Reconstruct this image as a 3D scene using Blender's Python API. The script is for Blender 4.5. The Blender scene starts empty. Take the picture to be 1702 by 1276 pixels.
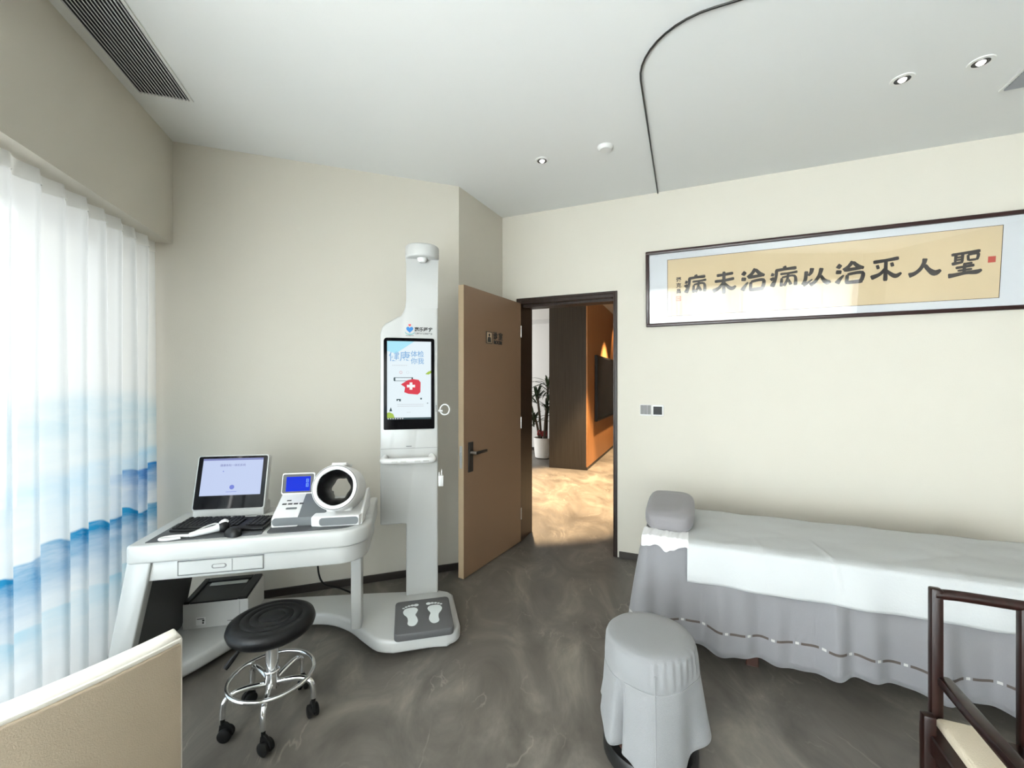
import bpy, bmesh, math, random
from mathutils import Vector, Matrix, noise as mnoise
random.seed(7)
PI = math.pi
SC = bpy.context.scene
COL = SC.collection

# ------------------------------------------------------------------ camera, world, lights, exposure
cam_d = bpy.data.cameras.new('camera'); cam = bpy.data.objects.new('camera', cam_d); COL.objects.link(cam)
cam.location = (0, 0, 1.4); cam.rotation_euler = (PI/2, 0, 0)
cam_d.sensor_fit = 'HORIZONTAL'; cam_d.sensor_width = 36.0; cam_d.lens = 36.0*700/1702
cam_d.shift_y = -2/1702.0; cam_d.clip_start = .02; cam_d.clip_end = 200
SC.camera = cam
SC.view_settings.view_transform = 'Standard'; SC.view_settings.look = 'None'
SC.view_settings.gamma = 1; SC.view_settings.use_curve_mapping = False
SC.view_settings.exposure = 0.80
SC.cycles.max_bounces = 14; SC.cycles.diffuse_bounces = 8; SC.cycles.transparent_max_bounces = 12
SC.cycles.caustics_reflective = False; SC.cycles.caustics_refractive = False
SC.cycles.sample_clamp_indirect = 6

world = bpy.data.worlds.new('overcast_sky'); SC.world = world; world.use_nodes = True
bg = world.node_tree.nodes['Background']; bg.inputs['Color'].default_value = (.96, .98, 1, 1); bg.inputs['Strength'].default_value = 2.3

def light(name, kind, loc, energy, color, aim=None, **kw):
    d = bpy.data.lights.new(name, kind); d.energy = energy; d.color = color
    for k, v in kw.items(): setattr(d, k, v)
    o = bpy.data.objects.new(name, d); COL.objects.link(o); o.location = loc
    if aim is not None:
        o.rotation_euler = (Vector(aim)-Vector(loc)).to_track_quat('-Z', 'Y').to_euler()
    return o

CB, SB = math.cos(math.radians(22.5)), math.sin(math.radians(22.5))
def B(l, s, z=0): return Vector((CB*l+SB*s, -SB*l+CB*s, z))       # room axes: l along the right wall, s towards it
WA = math.atan2(-.9575, .2886)                                      # window wall: its local +x runs along the wall, +y into the room
WO = Vector((-2.077, 2.578, 0))
def W(t, n, z=0): return WO + Vector((.2886*t, -.9575*t, z)) + Vector((.9575*n, .2886*n, 0))
CEIL = 2.877
WARM = (1, .72, .42)
# hallway downlights, wall washer and an added daylight fill
light('hall_spot', 'SPOT', B(-1.9, 4.95, 2.86), 900, WARM, B(-1.9, 4.95, 0), spot_size=1.10, spot_blend=.25, shadow_soft_size=.04)
light('hall_spot', 'SPOT', B(-.75, 6.0, 2.86), 900, WARM, B(-.75, 6.0, 0), spot_size=1.15, spot_blend=.4, shadow_soft_size=.04)
light('hall_spot', 'SPOT', B(-1.0, 8.2, 2.86), 700, WARM, B(-1.0, 8.2, 0), spot_size=1.2, spot_blend=.5, shadow_soft_size=.04)
light('hall_daylight_fill', 'AREA', B(-5.6, 6.6, 1.5), 45, (1, .98, .95), B(-2.5, 7.6, 1.2), shape='RECTANGLE', size=2.4, size_y=2.2)  # added area lamp, lifts the white wall and palm; no window stands here
light('hall_wall_wash', 'SPOT', B(-1.25, 9.3, 2.85), 45, (1, .66, .34), B(-1.5, 9.3, 1.2), spot_size=1.0, spot_blend=.5, shadow_soft_size=.03)
# daylight entering by the tall windows at the left
wl = light('window_daylight', 'AREA', W(6.6, -.6, 1.25), 1250, (1, .985, .96), W(6.6, 3, 1.25), shape='RECTANGLE', size=9.0, size_y=2.3)

# ------------------------------------------------------------------ materials
MATS = {}
def mat(name, col, rough=.5, metal=0, bump=0, bscale=50, var=0, vscale=4, spec=.5, coat=0, emit=None, estr=0, sheen=0, alpha=None):
    m = bpy.data.materials.new(name); m.use_nodes = True; nt = m.node_tree; N = nt.nodes; L = nt.links
    b = N['Principled BSDF']
    b.inputs['Base Color'].default_value = (*col, 1); b.inputs['Roughness'].default_value = rough
    b.inputs['Metallic'].default_value = metal; b.inputs['Specular IOR Level'].default_value = spec
    b.inputs['Coat Weight'].default_value = coat
    b.inputs['Sheen Weight'].default_value = sheen
    if emit: b.inputs['Emission Color'].default_value = (*emit, 1); b.inputs['Emission Strength'].default_value = estr
    if var or bump:
        tc = N.new('ShaderNodeTexCoord')
    if var:
        n = N.new('ShaderNodeTexNoise'); n.inputs['Scale'].default_value = vscale; n.inputs['Detail'].default_value = 5
        L.new(tc.outputs['Object'], n.inputs['Vector'])
        r = N.new('ShaderNodeMapRange'); r.inputs['To Min'].default_value = 1-var; r.inputs['To Max'].default_value = 1+var
        L.new(n.outputs['Fac'], r.inputs['Value'])
        mx = N.new('ShaderNodeVectorMath'); mx.operation = 'SCALE'; mx.inputs[0].default_value = col
        L.new(r.outputs['Result'], mx.inputs['Scale']); L.new(mx.outputs['Vector'], b.inputs['Base Color'])
    if bump:
        n2 = N.new('ShaderNodeTexNoise'); n2.inputs['Scale'].default_value = bscale; n2.inputs['Detail'].default_value = 6
        L.new(tc.outputs['Object'], n2.inputs['Vector'])
        bp = N.new('ShaderNodeBump'); bp.inputs['Strength'].default_value = bump; bp.inputs['Distance'].default_value = .01
        L.new(n2.outputs['Fac'], bp.inputs['Height']); L.new(bp.outputs['Normal'], b.inputs['Normal'])
    MATS[name] = m
    return m

def wood(name, c1, c2, rough=.4, axis='Z', scale=1.0, spec=.5):
    m = mat(name, c1, rough, spec=spec); nt = m.node_tree; N = nt.nodes; L = nt.links; b = N['Principled BSDF']
    tc = N.new('ShaderNodeTexCoord'); mp = N.new('ShaderNodeMapping')
    sc = [60*scale]*3; sc['XYZ'.index(axis)] = 1.2*scale
    mp.inputs['Scale'].default_value = sc
    n = N.new('ShaderNodeTexNoise'); n.inputs['Scale'].default_value = 1; n.inputs['Detail'].default_value = 4
    cr = N.new('ShaderNodeValToRGB'); cr.color_ramp.elements[0].color = (*c1, 1); cr.color_ramp.elements[1].color = (*c2, 1)
    cr.color_ramp.elements[0].position = .35; cr.color_ramp.elements[1].position = .65
    L.new(tc.outputs['Object'], mp.inputs['Vector']); L.new(mp.outputs['Vector'], n.inputs['Vector'])
    L.new(n.outputs['Fac'], cr.inputs['Fac']); L.new(cr.outputs['Color'], b.inputs['Base Color'])
    return m

mat('wall_paint', (.57, .54, .472), .85, bump=.06, bscale=160, var=.015)
mat('bounce_cut_taupe', (.20, .18, .155), .85)  # for unseen walls, coloured dark to cut bounce light on the soffit
mat('ceiling_paint', (.71, .715, .705), .9, bump=.03, bscale=160)
mat('white_plastic', (.46, .465, .455), .28, coat=.2)
mat('warm_white_metal', (.70, .70, .68), .35)
mat('grey_panel', (.045, .045, .047), .5)
mat('grey_mat', (.075, .078, .083), .6, bump=.1, bscale=400)
mat('black_plastic', (.007, .007, .0075), .4, spec=.3)
mat('key_plastic', (.011, .011, .0115), .5, spec=.3)
mat('black_gloss', (.003, .003, .004), .05, spec=.08)
mat('black_leather', (.004, .004, .0045), .36, spec=.3, bump=.15, bscale=300)
mat('chrome', (.85, .86, .87), .08, metal=1)
mat('steel', (.55, .54, .52), .3, metal=1)
mat('black_metal', (.01, .01, .01), .35)
mat('rubber', (.005, .005, .005), .6, spec=.25)
mat('beige_laminate', (.21, .127, .074), .45)
mat('beige_edge', (.50, .38, .25), .5)
wood('dark_frame_wood', (.014, .007, .0045), (.028, .014, .009), .38, spec=.3)
wood('bronze_panel', (.045, .038, .031), (.062, .053, .044), .34, scale=1.5)
MATS['bronze_panel'].node_tree.nodes['Principled BSDF'].inputs['Metallic'].default_value = .6
wood('orange_veneer', (.36, .155, .052), (.45, .205, .075), .45)
wood('rosewood', (.009, .003, .002), (.018, .006, .0045), .3, axis='Z', spec=.3)
mat('picture_frame_wood', (.022, .006, .006), .3)
mat('baseboard_brown', (.03, .024, .02), .5)
mat('mount_paper', (.60, .62, .65), .8)
mat('scroll_paper', (.60, .475, .30), .8, var=.05, vscale=6)
mat('ink', (.012, .008, .009), .6)
mat('seal_red', (.45, .06, .04), .7)
mat('grey_cloth', (.205, .20, .212), .9, bump=.25, bscale=500, sheen=.2, var=.04, vscale=7)
mat('stool_cloth', (.20, .20, .206), .9, bump=.25, bscale=500, sheen=.2, var=.05, vscale=9)
mat('pillow_cloth', (.20, .188, .196), .9, bump=.25, bscale=500, sheen=.2)
mat('white_sheet', (.44, .45, .452), .85, bump=.12, bscale=120)
mat('towel_white', (.82, .82, .83), .9, bump=.3, bscale=300)
mat('cream_leather', (.64, .61, .55), .5, bump=.12, bscale=250)
mat('tan_fabric', (.31, .25, .18), .8, bump=.2, bscale=350, var=.05, vscale=14)
mat('cream_cushion', (.60, .52, .40), .8, bump=.3, bscale=300)
mat('stained_wood', (.05, .02, .013), .4)
mat('printer_grey', (.55, .55, .54), .45)
mat('dark_recess', (.004, .004, .004), .5)
mat('tray_grey', (.35, .36, .34), .4)
mat('pad_grey', (.085, .085, .088), .55)
mat('foot_white', (.62, .66, .66), .5)
mat('band_grey', (.12, .13, .135), .4)
mat('logo_blue', (.01, .17, .48), .5)
mat('logo_red', (.6, .03, .03), .5)
mat('logo_teal', (.12, .38, .38), .5)
mat('print_black', (.02, .02, .02), .6)
mat('print_grey', (.12, .12, .12), .6)
mat('switch_white', (.68, .68, .675), .35)
mat('switch_grey', (.22, .215, .215), .5, spec=.2)
mat('switch_black', (.008, .008, .008), .4, spec=.2)
mat('vent_dark', (.03, .03, .033), .6)
mat('vent_slat_shaded', (.25, .25, .255), .5)  # slats of the small grille, shade at its view angle put into the colour
mat('vent_slat', (.62, .61, .62), .5)  # paler slat copy, brighter look of the long vent put into the colour
mat('pot_white', (.75, .75, .73), .3)
mat('leaf_green', (.016, .035, .012), .45, var=.3, vscale=8)
mat('stem_brown', (.06, .045, .03), .8)
mat('soil', (.03, .02, .015), .9)
mat('ribbon_red', (.25, .02, .02), .5)
mat('lamp_reflector', (.03, .03, .03), .25)
mat('lamp_lens', (.8, .8, .8), .3, emit=(1, .98, .95), estr=2.5)
mat('alu', (.6, .6, .6), .35, metal=.6)
mat('cavity_white', (.6, .6, .58), .8)
def screen(name, c, s): return mat(name, (.003, .003, .003), .3, spec=.03, emit=c, estr=s)
for nm_, c_ in dict(white=(.84, .95, 1), desktop=(.58, .67, .92), bar=(.25, .28, .55), text=(.16, .17, .42), violet=(.20, .25, .72), blue=(.0, .03, .80), digit=(.22, .45, 1), cyan=(.30, .52, .80),
                    sky=(.45, .85, 1), red=(.75, .06, .09), green=(.42, .60, .10), dark=(.06, .10, .11), pale=(.66, .70, .74), pure=(1, 1, 1)).items(): screen('scr_'+nm_, c_, .55)

def floor_mat():
    m = mat('floor_stone', (.1, .1, .1), .33); nt = m.node_tree; N = nt.nodes; L = nt.links; b = N['Principled BSDF']
    tc = N.new('ShaderNodeTexCoord')
    mp = N.new('ShaderNodeMapping'); mp.inputs['Rotation'].default_value = (0, 0, .5); mp.inputs['Scale'].default_value = (1.6, .8, 1)
    L.new(tc.outputs['Object'], mp.inputs['Vector'])
    n1 = N.new('ShaderNodeTexNoise'); n1.inputs['Scale'].default_value = 1.8; n1.inputs['Detail'].default_value = 9; n1.inputs['Roughness'].default_value = .62; n1.inputs['Distortion'].default_value = 1.4
    L.new(mp.outputs['Vector'], n1.inputs['Vector'])
    cr = N.new('ShaderNodeValToRGB'); e = cr.color_ramp.elements
    e[0].position = .3; e[0].color = (0.079, 0.070, 0.060, 1); e[1].position = .78; e[1].color = (0.261, 0.233, 0.194, 1)
    x = e.new(.52); x.color = (0.135, 0.121, 0.104, 1)
    L.new(n1.outputs['Fac'], cr.inputs['Fac'])
    n2 = N.new('ShaderNodeTexNoise'); n2.inputs['Scale'].default_value = 1.3; n2.inputs['Detail'].default_value = 6; n2.inputs['Distortion'].default_value = 2.2
    L.new(mp.outputs['Vector'], n2.inputs['Vector'])
    # thin pale veins where the noise crosses its middle
    s = N.new('ShaderNodeMath'); s.operation = 'SUBTRACT'; s.inputs[1].default_value = .5; L.new(n2.outputs['Fac'], s.inputs[0])
    a = N.new('ShaderNodeMath'); a.operation = 'ABSOLUTE'; L.new(s.outputs[0], a.inputs[0])
    r = N.new('ShaderNodeMapRange'); r.inputs['From Min'].default_value = 0; r.inputs['From Max'].default_value = .012; r.inputs['To Min'].default_value = 1; r.inputs['To Max'].default_value = 0
    L.new(a.outputs[0], r.inputs['Value'])
    n3 = N.new('ShaderNodeTexNoise'); n3.inputs['Scale'].default_value = 5; L.new(tc.outputs['Object'], n3.inputs['Vector'])
    r3 = N.new('ShaderNodeMapRange'); r3.inputs['From Min'].default_value = .48; r3.inputs['From Max'].default_value = .66; r3.inputs['To Max'].default_value = .42
    L.new(n3.outputs['Fac'], r3.inputs['Value'])
    mu = N.new('ShaderNodeMath'); mu.operation = 'MULTIPLY'; L.new(r.outputs['Result'], mu.inputs[0]); L.new(r3.outputs['Result'], mu.inputs[1])
    mx = N.new('ShaderNodeMix'); mx.data_type = 'RGBA'; mx.inputs['B'].default_value = (.36, .33, .28, 1)
    L.new(mu.outputs[0], mx.inputs['Factor']); L.new(cr.outputs['Color'], mx.inputs['A'])
    L.new(mx.outputs['Result'], b.inputs['Base Color'])
    rr = N.new('ShaderNodeMapRange'); rr.inputs['To Min'].default_value = .36; rr.inputs['To Max'].default_value = .55
    L.new(n1.outputs['Fac'], rr.inputs['Value']); L.new(rr.outputs['Result'], b.inputs['Roughness'])
    return m
floor_mat()

def curtain_mat(name, sheer):
    m = bpy.data.materials.new(name); m.use_nodes = True; nt = m.node_tree; N = nt.nodes; L = nt.links
    N.remove(N['Principled BSDF']); out = N['Material Output']
    uv = N.new('ShaderNodeUVMap'); uv.uv_map = 'UVMap'
    sp = N.new('ShaderNodeSeparateXYZ'); L.new(uv.outputs['UV'], sp.inputs[0])
    def math_(op, a, b=None, c=None):
        n = N.new('ShaderNodeMath'); n.operation = op
        for i, v in enumerate((a, b, c)):
            if v is None: continue
            if isinstance(v, (int, float)): n.inputs[i].default_value = v
            else: L.new(v, n.inputs[i])
        return n.outputs[0]
    def noise1(scale, off, detail=3):
        n = N.new('ShaderNodeTexNoise'); n.noise_dimensions = '1D'; n.inputs['Scale'].default_value = scale; n.inputs['Detail'].default_value = detail
        L.new(math_('ADD', sp.outputs['X'], off), n.inputs['W']); return n.outputs['Fac']
    wc = N.new('ShaderNodeTexNoise'); wc.inputs['Scale'].default_value = 3.5; wc.inputs['Detail'].default_value = 6; wc.inputs['Roughness'].default_value = .6
    mp = N.new('ShaderNodeMapping'); mp.inputs['Scale'].default_value = (1, 2.2, 1); L.new(uv.outputs['UV'], mp.inputs['Vector']); L.new(mp.outputs['Vector'], wc.inputs['Vector'])
    def wash(level, wob, scale, off, depth, strength, gate=None, soft=.007):
        h = math_('ADD', math_('MULTIPLY', math_('SUBTRACT', noise1(scale, off), .5), wob), level)
        d = math_('SUBTRACT', h, sp.outputs['Y'])                      # distance below the painted crest
        on = N.new('ShaderNodeMapRange'); on.inputs['From Min'].default_value = -soft; on.inputs['From Max'].default_value = soft; on.interpolation_type = 'SMOOTHSTEP'; L.new(d, on.inputs['Value'])
        fade = math_('POWER', 2.718, math_('MULTIPLY', math_('MAXIMUM', d, 0.0), -1.0/depth))
        w = math_('MULTIPLY', math_('MULTIPLY', on.outputs['Result'], fade), strength)
        k = math_('MAXIMUM', math_('MULTIPLY_ADD', wc.outputs['Fac'], 3.4, -.72), .12)
        w = math_('MULTIPLY', w, k)
        if gate:
            g = N.new('ShaderNodeMapRange'); g.inputs['From Min'].default_value = gate[0]; g.inputs['From Max'].default_value = gate[1]; g.inputs['To Min'].default_value = 1; g.inputs['To Max'].default_value = 0
            L.new(sp.outputs['X'], g.inputs['Value']); w = math_('MULTIPLY', w, g.outputs['Result'])
        return math_('MINIMUM', w, 1.0)
    base = (.80, .82, .82, 1)
    cur = None
    for w, c in ((wash(1.30, .16, .8, 9.0, .30, .50, None, .09), (.42, .62, .72, 1)),
                 (wash(1.02, .12, 1.2, 2.0, .22, .5, (.1, 1.9), .03), (.34, .62, .82, 1)),
                 (wash(.93, .10, 2.3, 5.3, .12, 1.0, (.22, .5)), (.02, .22, .55, 1)),
                 (wash(.71, .30, 1.9, 1.7, .13, 1.0), (.03, .28, .52, 1)),
                 (wash(.45, .22, 1.1, 7.1, .10, .42), (.30, .60, .74, 1))):
        mx = N.new('ShaderNodeMix'); mx.data_type = 'RGBA'; mx.inputs['B'].default_value = c
        if cur is None: mx.inputs['A'].default_value = base
        else: L.new(cur, mx.inputs['A'])
        L.new(w, mx.inputs['Factor']); cur = mx.outputs['Result']
    tr = N.new('ShaderNodeBsdfTranslucent'); df = N.new('ShaderNodeBsdfDiffuse'); tp = N.new('ShaderNodeBsdfTransparent')
    for n in (tr, df): L.new(cur, n.inputs['Color'])
    L.new(cur, tp.inputs['Color'])
    m1 = N.new('ShaderNodeMixShader'); m1.inputs[0].default_value = .3; L.new(tr.outputs[0], m1.inputs[1]); L.new(df.outputs[0], m1.inputs[2])
    m2 = N.new('ShaderNodeMixShader'); m2.inputs[0].default_value = sheer; L.new(m1.outputs[0], m2.inputs[1]); L.new(tp.outputs[0], m2.inputs[2])
    L.new(m2.outputs[0], out.inputs['Surface'])
    MATS[name] = m
curtain_mat('sheer_curtain', .12)
curtain_mat('sheerer_curtain', .11)

def lace_mat():
    m = mat('lace_trim', (.09, .07, .06), .8); nt = m.node_tree; N = nt.nodes; L = nt.links
    uv = N.new('ShaderNodeUVMap'); uv.uv_map = 'UVMap'; sp = N.new('ShaderNodeSeparateXYZ'); L.new(uv.outputs['UV'], sp.inputs[0])
    md = N.new('ShaderNodeMath'); md.operation = 'MODULO'; md.inputs[1].default_value = .098; L.new(sp.outputs['X'], md.inputs[0])
    dv = N.new('ShaderNodeMath'); dv.operation = 'DIVIDE'; dv.inputs[1].default_value = .098; L.new(md.outputs[0], dv.inputs[0])
    cr = N.new('ShaderNodeValToRGB'); cr.color_ramp.interpolation = 'CONSTANT'; e = cr.color_ramp.elements
    e[0].position = 0; e[0].color = (.075, .058, .05, 1); e[1].position = .68; e[1].color = (.205, .20, .212, 1)
    x = e.new(.78); x.color = (.46, .44, .43, 1); x = e.new(.92); x.color = (.205, .20, .212, 1)
    n = N.new('ShaderNodeTexNoise'); n.inputs['Scale'].default_value = 160
    mx = N.new('ShaderNodeMix'); mx.data_type = 'RGBA'; mx.blend_type = 'OVERLAY'; mx.inputs['Factor'].default_value = .6
    L.new(dv.outputs[0], cr.inputs['Fac']); L.new(cr.outputs['Color'], mx.inputs['A']); L.new(n.outputs['Color'], mx.inputs['B']); L.new(cr.outputs['Color'], N['Principled BSDF'].inputs['Base Color'])
lace_mat()

hm_ = bpy.data.materials.new('header_tape'); hm_.use_nodes = True
_n = hm_.node_tree.nodes; _n.remove(_n['Principled BSDF'])
_a = _n.new('ShaderNodeBsdfTranslucent'); _b = _n.new('ShaderNodeBsdfDiffuse'); _m = _n.new('ShaderNodeMixShader'); _m.inputs[0].default_value = .4
_a.inputs['Color'].default_value = _b.inputs['Color'].default_value = (.82, .82, .80, 1)
hm_.node_tree.links.new(_a.outputs[0], _m.inputs[1]); hm_.node_tree.links.new(_b.outputs[0], _m.inputs[2]); hm_.node_tree.links.new(_m.outputs[0], _n['Material Output'].inputs['Surface'])
MATS['header_tape'] = hm_

def glass_mat(name, tint=(.97, .98, .98), gl=None):
    m = bpy.data.materials.new(name); m.use_nodes = True; nt = m.node_tree; N = nt.nodes; L = nt.links
    N.remove(N['Principled BSDF'])
    t = N.new('ShaderNodeBsdfTransparent'); t.inputs['Color'].default_value = (*tint, 1)
    g = N.new('ShaderNodeBsdfGlossy'); g.inputs['Roughness'].default_value = .01
    f = N.new('ShaderNodeFresnel'); f.inputs['IOR'].default_value = 1.5
    # keep the reflection the same on both faces of the sheet
    x = N.new('ShaderNodeMixShader')
    if gl is None: L.new(f.outputs[0], x.inputs[0])
    else: x.inputs[0].default_value = gl
    L.new(t.outputs[0], x.inputs[1]); L.new(g.outputs[0], x.inputs[2])
    L.new(x.outputs[0], N['Material Output'].inputs['Surface'])
    MATS[name] = m
glass_mat('window_glass', gl=.05)
glass_mat('picture_glass', (.99, .99, .99), gl=.036)

# ------------------------------------------------------------------ mesh helpers
class MB:
    def __init__(self): self.bm = bmesh.new()
    def _merge(self, b, M=None):
        if M is not None: bmesh.ops.transform(b, matrix=M, verts=b.verts)
        me = bpy.data.meshes.new('tmp'); b.to_mesh(me); b.free(); self.bm.from_mesh(me); bpy.data.meshes.remove(me)
    def box(self, x0, x1, y0, y1, z0, z1, bev=0, seg=2, M=None):
        b = bmesh.new(); bmesh.ops.create_cube(b, size=1)
        for v in b.verts: v.co = Vector(((x0+x1)/2+v.co.x*(x1-x0), (y0+y1)/2+v.co.y*(y1-y0), (z0+z1)/2+v.co.z*(z1-z0)))
        if bev: bmesh.ops.bevel(b, geom=list(b.edges), offset=bev, segments=seg, affect='EDGES', profile=.5)
        self._merge(b, M); return self
    def prism(self, poly, z0, z1, bev=0, seg=2, M=None):
        b = bmesh.new(); vs = [b.verts.new((x, y, z0)) for x, y in poly]; f = b.faces.new(vs)
        r = bmesh.ops.extrude_face_region(b, geom=[f])
        for e in r['geom']:
            if isinstance(e, bmesh.types.BMVert): e.co.z = z1
        bmesh.ops.recalc_face_normals(b, faces=b.faces)
        if bev:
            ed = [e for e in b.edges if abs(e.verts[0].co.z-e.verts[1].co.z) < 1e-6]
            bmesh.ops.bevel(b, geom=ed, offset=bev, segments=seg, affect='EDGES', profile=.5)
        self._merge(b, M); return self
    def tube(self, pts, r, n=10, closed=False, M=None, cap=True):
        pts = [Vector(p) for p in pts]; b = bmesh.new(); rings = []; k = len(pts)
        rr = r if isinstance(r, (list, tuple)) else [r]*k
        up = None
        for i, p in enumerate(pts):
            if closed: d = pts[(i+1) % k]-pts[i-1]
            else: d = pts[min(i+1, k-1)]-pts[max(i-1, 0)]
            d.normalize()
            if up is None:
                up = Vector((0, 0, 1)) if abs(d.z) < .9 else Vector((1, 0, 0))
            a = up-d*up.dot(d); a.normalize(); c = d.cross(a); up = a
            rings.append([b.verts.new(p+(a*math.cos(2*PI*j/n)+c*math.sin(2*PI*j/n))*rr[i]) for j in range(n)])
        for i in range(k if closed else k-1):
            A, C = rings[i], rings[(i+1) % k]
            for j in range(n): b.faces.new((A[j], A[(j+1) % n], C[(j+1) % n], C[j]))
        if not closed and cap:
            b.faces.new(rings[0]); b.faces.new(list(reversed(rings[-1])))
        bmesh.ops.recalc_face_normals(b, faces=b.faces)
        self._merge(b, M); return self
    def lathe(self, prof, n=32, M=None, fn=None, cap=True):
        b = bmesh.new(); rings = []
        for r, z in prof:
            ring = []
            for j in range(n):
                a = 2*PI*j/n; p = Vector((r*math.cos(a), r*math.sin(a), z))
                if fn: p = fn(p, a)
                ring.append(b.verts.new(p))
            rings.append(ring)
        for A, C in zip(rings, rings[1:]):
            for j in range(n): b.faces.new((A[j], A[(j+1) % n], C[(j+1) % n], C[j]))
        if cap:
            if prof[0][0] > 1e-5: b.faces.new(list(reversed(rings[0])))
            if prof[-1][0] > 1e-5: b.faces.new(rings[-1])
        bmesh.ops.remove_doubles(b, verts=b.verts, dist=1e-6)
        bmesh.ops.recalc_face_normals(b, faces=b.faces)
        self._merge(b, M); return self
    def grid(self, nu, nv, fn, M=None, uvfn=None, closed_u=False):
        b = bmesh.new(); uvl = b.loops.layers.uv.new('UVMap') if uvfn else None
        V = [[b.verts.new(fn(i/(nu), j/(nv))) for j in range(nv+1)] for i in range(nu if closed_u else nu+1)]
        for i in range(nu):
            i2 = (i+1) % nu if closed_u else i+1
            for j in range(nv):
                f = b.faces.new((V[i][j], V[i2][j], V[i2][j+1], V[i][j+1]))
                if uvl:
                    for lp, (a, c) in zip(f.loops, ((i, j), (i+1, j), (i+1, j+1), (i, j+1))): lp[uvl].uv = uvfn(a/nu, c/nv)
        self._merge(b, M); return self
    def poly(self, pts, M=None):
        b = bmesh.new(); b.faces.new([b.verts.new(p) for p in pts]); self._merge(b, M); return self
    def sphere(self, c, r, M=None, sub=3, scale=(1, 1, 1)):
        b = bmesh.new(); bmesh.ops.create_icosphere(b, subdivisions=sub, radius=r)
        for v in b.verts: v.co = Vector(c)+Vector((v.co.x*scale[0], v.co.y*scale[1], v.co.z*scale[2]))
        self._merge(b, M); return self
    def build(self, name, m, parent=None, smooth=40, kind=None, label=None):
        me = bpy.data.meshes.new(name); self.bm.to_mesh(me); self.bm.free()
        me.materials.append(MATS[m])
        if smooth:
            me.shade_smooth(); me.set_sharp_from_angle(angle=math.radians(smooth))
        o = bpy.data.objects.new(name, me); COL.objects.link(o)
        if parent is not None: o.parent = parent
        if kind: o['kind'] = kind
        if label: o['label'] = label
        return o

def tag(o, label, cat, group=None):
    o['label'] = label; o['category'] = cat
    if group: o['group'] = group
    return o
def thing(name, label, cat, loc=(0, 0, 0), rz=0, group=None):
    o = bpy.data.objects.new(name, None); COL.objects.link(o); o.empty_display_size = .1
    o.location = loc; o.rotation_euler = (0, 0, rz); return tag(o, label, cat, group)
def sname(name, loc=(0, 0, 0), rz=0):
    o = bpy.data.objects.new(name, None); COL.objects.link(o); o.location = loc; o.rotation_euler = (0, 0, rz); o['kind'] = 'structure'; return o
def place(o, loc, rz=0):
    o.location = loc; o.rotation_euler = (0, 0, rz); return o
def dup(root, loc, label, rz=0):
    r = root.copy(); COL.objects.link(r); r.location = loc; r.rotation_euler = (0, 0, rz); r['label'] = label
    for ch in list(root.children):
        c = ch.copy(); COL.objects.link(c); c.parent = r
        for g in ch.children:
            d = g.copy(); COL.objects.link(d); d.parent = c
    return r
def rrect(x0, x1, y0, y1, r, n=6):
    rs = r if isinstance(r, (list, tuple)) else [r]*4          # corners: x0y0, x1y0, x1y1, x0y1
    out = []
    for (cx, cy, a0), q in zip(((x0, y0, PI), (x1, y0, 1.5*PI), (x1, y1, 0), (x0, y1, .5*PI)), rs):
        sx = 1 if cx == x0 else -1; sy = 1 if cy == y0 else -1
        if q <= 0: out.append((cx, cy)); continue
        for k in range(n+1):
            a = a0+k*PI/2/n; out.append((cx+sx*q+q*math.cos(a), cy+sy*q+q*math.sin(a)))
    return out
def text(name, body, size, m, parent, M, ext=.0004, bold=0, align='CENTER', sx=1.0):
    c = bpy.data.curves.new(name, 'FONT'); c.body = body; c.size = size; c.extrude = ext; c.offset = bold; c.align_x = align; c.align_y = 'CENTER'; c.resolution_u = 3
    t = bpy.data.objects.new(name+'_c', c); COL.objects.link(t); bpy.context.view_layer.update()
    me = bpy.data.meshes.new_from_object(t.evaluated_get(bpy.context.evaluated_depsgraph_get()))
    bpy.data.objects.remove(t); bpy.data.curves.remove(c)
    me.transform(M @ Matrix.Diagonal((sx, 1, 1, 1))); me.materials.clear(); me.materials.append(MATS[m])
    o = bpy.data.objects.new(name, me); COL.objects.link(o); o.parent = parent; return o
XZ = Matrix.Rotation(PI/2, 4, 'X')          # a drawing in x,y stood up to face -y
def smooth_path(pts, n=6):
    P = [Vector(p) for p in pts]; out = []
    for i in range(len(P)-1):
        a, b, c, d = P[max(i-1, 0)], P[i], P[i+1], P[min(i+2, len(P)-1)]
        for k in range(n):
            t = k/n
            out.append(.5*((2*b)+(c-a)*t+(2*a-5*b+4*c-d)*t*t+(3*b-a-3*c+d)*t**3))
    out.append(P[-1]); return out

# ------------------------------------------------------------------ room shell
RB = math.radians(-22.5)
S_W = 3.4535                                   # face of the right wall
S_BACK, L_RIGHT = -7.2, 4.8
DL0, DL1, DH, TH = -1.365, -.533, 2.12, .28    # doorway
P_corner = (-.4, 3.17); P_in = tuple(B(-1.523, S_W).xy)
f = MB().prism([tuple(B(l, s).xy) for l, s in ((-7, -8), (6, -8), (6, 14), (-7, 14))], -.1, 0).build('floor', 'floor_stone', kind='structure')
cl_ = MB(); cl_.prism([tuple(p.xy) for p in (W(11.7, -.5), W(-.35, -.5), B(-1.523, 3.6), B(4.95, 3.6), B(4.95, -7.4))][::-1], CEIL, CEIL+.15)
cl_.prism([tuple(B(l, q).xy) for l, q in ((-7, 3.6), (4.6, 3.6), (4.6, 12.3), (-7, 12.3))], CEIL, CEIL+.15); cl_.build('ceiling', 'ceiling_paint', kind='structure', smooth=0)
MB().prism([(-2.75, 2.34), P_corner, (-.46, 3.29), (-2.79, 2.46)], 0, CEIL+.02).build('wall_back', 'wall_paint', kind='structure')
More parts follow.
